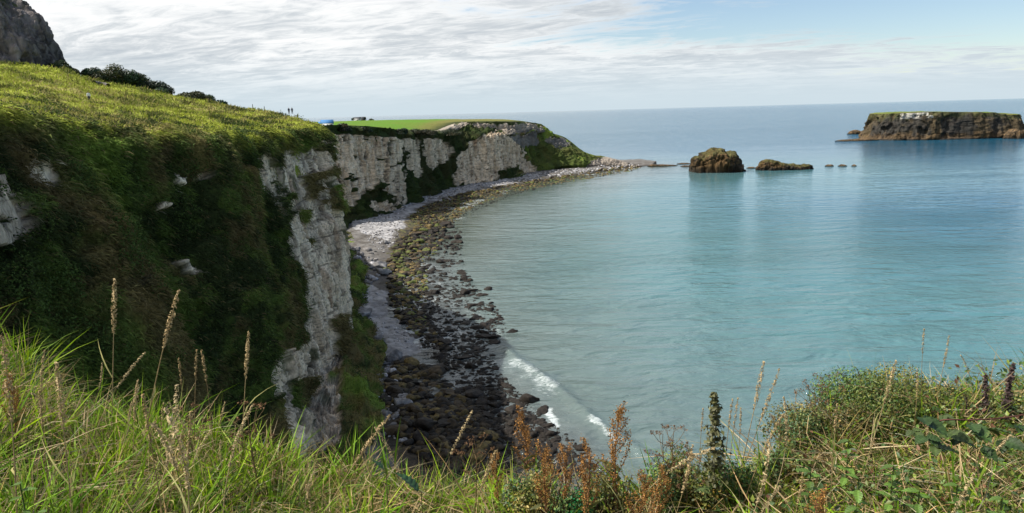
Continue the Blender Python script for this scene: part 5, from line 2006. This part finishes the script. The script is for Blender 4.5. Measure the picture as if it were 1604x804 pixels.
def cluster_plant(seed, kind):
    """one metre tall herb; kinds: dock (rusty seed clusters), spike (dark whorled spike), umbel (dried branching head)"""
    r = np.random.default_rng(seed)
    name = {'dock': 'dock_plant', 'spike': 'nettle_plant', 'umbel': 'dried_umbel', 'flower': 'flower_spike'}[kind]
    t = empty(name)
    zs = np.linspace(0, 1, 14)
    P = np.stack([0.02 * np.sin(zs * 5 + r.random() * 6), 0.02 * np.cos(zs * 4 + r.random() * 6), zs], 1)
    P -= P[0] * [1, 1, 0]
    scol = {'dock': [0.20, 0.10, 0.05], 'spike': [0.08, 0.065, 0.03], 'umbel': [0.15, 0.10, 0.05], 'flower': [0.06, 0.035, 0.025]}[kind]
    parts = [(*tube(P, 0.0075 * (1.15 - 0.8 * zs), 6), scol)]
    Vs = []
    if kind == 'dock':
        cl = []
        for b in range(13):
            z0 = 0.40 + 0.045 * b
            a = r.uniform(0, 6.28)
            ln = (0.26 - 0.012 * b) * r.uniform(.7, 1.2)
            s = np.array([np.interp(z0, zs, P[:, 0]), np.interp(z0, zs, P[:, 1]), z0])
            e = s + np.array([math.cos(a) * ln * .45, math.sin(a) * ln * .45, ln * .9])
            m_ = (s + e) / 2 + np.array([math.cos(a), math.sin(a), 0]) * ln * .10
            parts.append((*tube([s, m_, e], [.0035, .003, .0015], 4), scol))
            n = 120
            k = r.random(n) ** .8
            c = s * ((1 - k) ** 2)[:, None] + m_ * (2 * k * (1 - k))[:, None] + e * (k ** 2)[:, None]
            c = c + r.normal(size=(n, 3)) * 0.013
            cl.append(c)
        base = np.array([0.30, 0.150, 0.045])
        for c in cl:
            n = len(c)
            V, Fc, C = leaf_cards(c, r.normal(size=(n, 3)), r.uniform(.008, .016, n), base * r.uniform(.3, 1.5, (n, 1)), .8)
            mesh_np('seed_cluster', V, Fc, M_rust, C, parent=t)
        nl = 9
        root = np.stack([np.zeros(nl), np.zeros(nl), r.uniform(.02, .55, nl)], 1)
        dr = r.normal(size=(nl, 3)) * [1, 1, .3] + [0, 0, .5]
        dr /= np.linalg.norm(dr, axis=1)[:, None]
        V, Fl, C = blades(root, dr, r.uniform(.14, .26, nl), r.uniform(.03, .05, nl), np.full(nl, .4), np.tile([[.12, .13, .04]], (nl, 1)) * r.uniform(.6, 1.4, (nl, 1)), 4)
        mesh_np('leaves', V, Fl, M_leaf, C, parent=t)
    elif kind in ('spike', 'flower'):
        cl, nn = [], []
        lo = 0.42 if kind == 'spike' else 0.35
        for b in range(16):
            z0 = lo + (0.98 - lo) * b / 15
            rad = (0.10 if kind == 'spike' else 0.075) * (1.08 - 0.85 * (b / 15)) * r.uniform(.5, 1.35)
            n = 46
            a = r.uniform(0, 6.28, n)
            q = r.random(n) ** .6
            c = np.stack([np.interp(z0, zs, P[:, 0]) + np.cos(a) * rad * q, np.interp(z0, zs, P[:, 1]) + np.sin(a) * rad * q, z0 + r.normal(0, .007, n) - q * rad * .35], 1)
            cl.append(c)
            nn.append(np.stack([np.cos(a), np.sin(a), 0.9 + 0 * a], 1))
        c = np.concatenate(cl)
        nn = np.concatenate(nn) + r.normal(size=c.shape) * .5
        n = len(c)
        base = np.array([0.085, 0.085, 0.030]) if kind == 'spike' else np.array([0.065, 0.040, 0.035])
        V, Fc, C = leaf_cards(c, nn, r.uniform(.020, .046, n), base * r.uniform(.5, 1.6, (n, 1)), .6)
        mesh_np('whorls', V, Fc, M_leaf, C, parent=t)
        nl = 10
        root = np.stack([np.zeros(nl), np.zeros(nl), r.uniform(.10, .5, nl)], 1)
        dr = r.normal(size=(nl, 3)) * [1, 1, .2] + [0, 0, .3]
        dr /= np.linalg.norm(dr, axis=1)[:, None]
        V, Fl, C = blades(root, dr, r.uniform(.09, .15, nl), r.uniform(.035, .055, nl), np.full(nl, .5), np.tile([[.06, .09, .025]], (nl, 1)) * r.uniform(.6, 1.4, (nl, 1)), 4)
        mesh_np('leaves', V, Fl, M_leaf, C, parent=t)
    else:
        cl = []
        for b in range(9):
            z0 = 0.45 + 0.055 * b
            a = b * 2.4 + r.uniform(-.4, .4)
            ln = 0.30 * r.uniform(.6, 1.1) * (1.1 - 0.06 * b)
            s = np.array([np.interp(z0, zs, P[:, 0]), np.interp(z0, zs, P[:, 1]), z0])
            e = s + np.array([math.cos(a) * ln * .7, math.sin(a) * ln * .7, ln * .75])
            parts.append((*tube([s, (s + e) / 2 + [0, 0, -.02], e], [.004, .003, .002], 4), scol))
            for u_ in range(5):
                aa = r.uniform(0, 6.28)
                f = e + np.array([math.cos(aa) * .035, math.sin(aa) * .035, .03])
                parts.append((*tube([e, f], [.0015, .001], 3), scol))
                cl.append(f + r.normal(size=(9, 3)) * .008)
        for q_ in range(9):
            c = np.concatenate(cl[q_ * 5:q_ * 5 + 5])
            n = len(c)
            V, Fc, C = leaf_cards(c, r.normal(size=(n, 3)), r.uniform(.008, .017, n), np.array([.17, .095, .05]) * r.uniform(.4, 1.4, (n, 1)), .8)
            mesh_np('seed_cluster', V, Fc, M_rust, C, parent=t)
    V, Fl, C = merge(parts)
    mesh_np('stem', V, Fl, M_rust, C, True, t)
    return t


PR = {k: [cluster_plant(1100 + i + 10 * j, k) for j in range(2)] for i, k in enumerate(('dock', 'spike', 'umbel', 'flower'))}
for kind, bx, tx, ty, Y, lb in [('dock', 968, 976, 640, 2.5, 'tallest rust-brown dock plant over the breaking wave'), ('dock', 915, 918, 700, 2.3, 'orange-brown dock plant left of the tallest one'), ('dock', 888, 893, 700, 2.5, 'small rusty dock plant left of the orange-brown one'),
                                ('dock', 825, 812, 648, 2.7, 'slender rusty dock plant over the dark boulders'), ('dock', 850, 842, 700, 2.4, 'low rusty dock plant between the slender and the small one'), ('dock', 1000, 1012, 745, 2.2, 'short dock plant at the foot of the tallest one'),
                                ('dock', 1290, 1285, 770, 1.9, 'rusty seed plant at the lower right of the sward'), ('dock', 20, 10, 590, 2.7, 'brown dock plant at the far left edge of the grass'), ('dock', 1010, 1040, 740, 2.3, 'leaning dock plant with sparse orange clusters'),
                                ('spike', 1122, 1113, 615, 2.5, 'tall dark leafy nettle spike over the turquoise water'), ('flower', 1542, 1541, 586, 2.9, 'dark flower spike in the middle of the trio at the right'), ('flower', 1580, 1590, 568, 2.9, 'tallest dark flower spike at the right edge'),
                                ('flower', 1508, 1513, 622, 2.9, 'shortest dark flower spike left of the trio'), ('umbel', 1060, 1062, 675, 2.6, 'dried branching plant between the dock and the nettle'), ('umbel', 1080, 1085, 720, 2.5, 'dried branching plant closest to the nettle spike'),
                                ('umbel', 1040, 1040, 682, 2.6, 'dark thin dried plant right of the tallest dock'), ('umbel', 1290, 1270, 596, 2.9, 'dark dried plant leaning left out of the leafy bush'), ('umbel', 1305, 1288, 592, 2.9, 'dark dried plant standing at the left shoulder of the bush'),
                                ('umbel', 1225, 1215, 650, 2.8, 'dark seed plant left of the bush over the water'), ('umbel', 300, 300, 640, 2.9, 'brown dried plant in the grass under the dark slope'), ('umbel', 745, 738, 690, 2.6, 'brown dried plant over the rocky platform'),
                                ('dock', 785, 780, 715, 2.6, 'faded dock plant left of the slender rusty one'), ('umbel', 400, 395, 640, 2.8, 'dried plant in the grass below the white cliff foot')]:
    pr = PR[kind][random.randrange(2)]
    cat = {'dock': 'dock plant', 'spike': 'nettle', 'umbel': 'dried plant', 'flower': 'flower spike'}[kind]
    o = place(pr, bx, tx, ty, Y, lb, cat, {'dock': 'rusty dock plants on the near edge', 'umbel': 'dried branching plants on the near edge', 'flower': 'dark flower spikes at the right', 'spike': None}[kind])
for l_ in PR.values():
    for p_ in l_:
        drop(p_)


def bush(px, py_top, py_base, Y, wpx, label, c0, n, leaf=0.022, seed=0):
    b = W(px, py_base, Y)
    b[2] = float(ground_z(np.array([b[0]]), np.array([Y]))[0]) - 0.02
    top = W(px, py_top, Y)
    h = max(top[2] - b[2], 0.12)
    r = wpx / F * Y * 0.5
    t = empty('bush', b)
    tag(t, label, 'bush', 'small leafy bushes at the near right edge')
    V, Fc, C = leaf_mass(r, r * 0.8, h * 0.86, n, leaf, c0, seed, 14)
    mesh_np('foliage', V, Fc, M_leaf, C, parent=t)
    parts = []
    rr = random.Random(seed)
    for k in range(26):
        a = rr.uniform(0, 6.28)
        q = rr.uniform(.2, .95)
        e = np.array([math.cos(a) * r * q, math.sin(a) * r * q * .8, h * rr.uniform(.6, 1.08)])
        parts.append((*tube([np.array([0, 0, 0]), e * [.6, .6, .45], e], [.004, .003, .0012], 4), [0.09, 0.05, 0.035]))
    V, Fl, C = merge(parts)
    mesh_np('twigs', V, Fl, M_rust, C, parent=t)
    return t


bush(1385, 590, 720, 3.1, 240, 'largest dark green bush with a domed top at the right', (0.085, 0.130, 0.024), 30000, 0.011, seed=1201)
bush(1290, 634, 740, 2.95, 170, 'small olive bush at the left shoulder of the domed one', (0.13, 0.13, 0.036), 13000, 0.011, seed=1202)
bush(1480, 610, 720, 3.15, 190, 'brownish bush right of the domed one', (0.12, 0.12, 0.036), 15000, 0.011, seed=1203)
bush(1575, 625, 740, 3.0, 170, 'low green bush below the dark flower spikes', (0.09, 0.12, 0.032), 9000, 0.014, seed=1204)
bush(1225, 700, 770, 2.7, 90, 'low tangled green bush closest to the pale sheaf', (0.10, 0.13, 0.035), 5000, 0.014, seed=1205)
bush(850, 752, 810, 2.5, 130, 'low golden green bush below the slender rusty dock', (0.14, 0.14, 0.03), 7000, 0.012, seed=1208)
bush(1150, 730, 790, 2.6, 90, 'low bush at the foot of the dark nettle spike', (0.08, 0.12, 0.025), 6000, 0.012, seed=1209)
bush(1060, 725, 800, 2.6, 130, 'low brown-green bush below the dried plants', (0.10, 0.13, 0.028), 8000, 0.012, seed=1206)
bush(950, 745, 810, 2.5, 130, 'low bush at the foot of the tallest dock', (0.11, 0.13, 0.028), 8000, 0.012, seed=1207)


def leaf_shape(L, Wd, seed, col):
    """one serrated, veined, slightly folded broad leaf along +Y"""
    nu, nv = 22, 9
    u = np.linspace(0, 1, nu)
    v = np.linspace(-1, 1, nv)
    half = Wd * 0.5 * np.sin(np.pi * u ** 0.75) ** 0.8 * (1 + 0.07 * np.sign(np.sin(u * 60)))
    X = half[:, None] * v[None]
    Yv = L * u[:, None] + 0.08 * L * np.abs(v)[None] * 0
    Z = 0.22 * np.abs(X) - 0.18 * L * u[:, None] ** 2 + 0.012 * Wd / 0.05 * np.sin(u[:, None] * 34 - np.abs(v)[None] * 5) * 0.15 * (np.abs(v)[None] > .08)
    V = np.stack([X, Yv + 0 * X, Z], -1).reshape(-1, 3)
    vein = 1 + 0.35 * (np.abs(v)[None] < 0.06) + 0.15 * np.sin(u[:, None] * 34 - np.abs(v)[None] * 5)
    C = np.array(col)[None] * vein.reshape(-1, 1)
    return V, grid_faces(nu, nv), C


def rot(V, rx, ry, rz):
    m = np.array((Matrix.Rotation(rz, 3, 'Z') @ Matrix.Rotation(ry, 3, 'Y') @ Matrix.Rotation(rx, 3, 'X')))
    return V @ m.T


def bramble():
    pts = [W(1615, 648, 2.2), W(1570, 655, 2.15), W(1520, 658, 2.1), W(1478, 658, 2.1), W(1450, 668, 2.15)]
    b = pts[0]
    t = empty('bramble', b)
    tag(t, 'arching red bramble stem with big dark green leaves at the right', 'bramble')
    V, Fc = tube(catmull(np.array(pts), 8) - b, 0.0024, 6)
    mesh_np('stem', V, Fc, M_rust, np.broadcast_to(np.array([0.11, 0.045, 0.035]), V.shape), True, t)
    r = random.Random(3)
    for (a, c_, s, g) in [(1445, 655, .085, 0), (1450, 685, .07, 0), (1485, 678, .075, 1), (1520, 665, .08, 0), (1500, 690, .06, 0), (1545, 672, .08, 1), (1570, 690, .075, 0), (1465, 700, .065, 1), (1430, 675, .05, 1), (1540, 700, .06, 0), (1595, 668, .06, 0), (1478, 650, .05, 1)]:
        p = W(a, c_, 2.1 + r.uniform(-.08, .08)) - b
        for k, (da, sc) in enumerate([(0, 1), (1.1, .72), (-1.1, .72)]):
            V, Fc, C = leaf_shape(s * sc, s * sc * .72, 1, np.array([[0.034, 0.065, 0.018], [0.060, 0.090, 0.024]][g]) * r.uniform(.8, 1.2))
            V = rot(V, r.uniform(-.5, .2), r.uniform(-.4, .4), 3.6 + da + r.uniform(-.5, .5)) + p
            mesh_np('leaf', V, Fc, M_leaf, C, True, t)


bramble()


def lone_leaves():
    for a, c_, s, Y, lb in [(655, 770, .095, 2.0, 'single broad dark green leaf in the grass below the platform'), (600, 735, .05, 2.2, 'small heart-shaped leaf left of the broad one')]:
        b = W(a, c_, Y)
        g = float(ground_z(np.array([b[0]]), np.array([Y]))[0])
        t = empty('leafy_plant', (b[0], b[1], g))
        tag(t, lb, 'plant')
        V, Fc = tube([np.array([0, 0.02, 0]), np.array([0.01, 0, b[2] - g])], [.002, .0015], 5)
        mesh_np('stem', V, Fc, M_rust, np.broadcast_to(np.array([.10, .09, .04]), V.shape), True, t)
        V, Fc, C = leaf_shape(s, s * .62, 1, (0.025, 0.070, 0.022))
        V = rot(V, 0.75, 0.3, 1.35) + [0, 0, b[2] - g]
        mesh_np('leaf', V, Fc, M_leaf, C, True, t)


lone_leaves()


def weeds():
    """rosettes of broad leaves low in the sward"""
    r = random.Random(11)
    spots = [(20, 700, 1.9), (60, 740, 1.8), (215, 715, 1.9), (300, 700, 2.0), (420, 760, 1.9), (1270, 740, 2.2), (1330, 690, 2.4), (1345, 750, 2.0), (1400, 730, 2.2), (1440, 770, 1.9), (1500, 760, 1.9), (1190, 790, 1.9), (1570, 780, 1.8), (1390, 790, 1.7)]
    wh = ['at the far left edge of the sward', 'at the lower left corner of the sward', 'in the bright grass behind the slanting stalk', 'in the bright grass under the dark slope', 'in the grass left of the broad dark leaf', 'at the left shoulder of the domed bush',
          'in front of the domed bush', 'low in front of the rusty seed plant', 'under the bramble leaves', 'below the bramble, lowest in the middle', 'below the low plume at the right', 'at the foot of the pale sheaf', 'in the lower right corner', 'lowest, in front of the bush']
    for i, (a, c_, Y) in enumerate(spots):
        b = W(a, c_, Y)
        g = float(ground_z(np.array([b[0]]), np.array([Y]))[0])
        t = empty('leafy_weed', (b[0], b[1], g))
        tag(t, 'bright leafy weed ' + wh[i], 'weed', 'leafy weeds low in the near sward')
        h = min(max(b[2] - g, .08), 0.4)
        V, Fc = tube([np.array([0, 0, 0]), np.array([0, 0, h])], [.003, .002], 5)
        mesh_np('stem', V, Fc, M_rust, np.broadcast_to(np.array([.08, .11, .03]), V.shape), True, t)
        for k in range(12):
            s = r.uniform(.028, .055)
            V, Fc, C = leaf_shape(s, s * .55, 1, np.array([.10, .18, .03]) * r.uniform(.5, 1.2))
            V = rot(V, r.uniform(-.4, .5), 0, k * 2.4) + [0, 0, h * (0.4 + .6 * k / 11)]
            mesh_np('leaf', V, Fc, M_leaf, C, True, t)


weeds()
for m_ in list(bpy.data.meshes):
    if m_.users == 0:
        bpy.data.meshes.remove(m_)
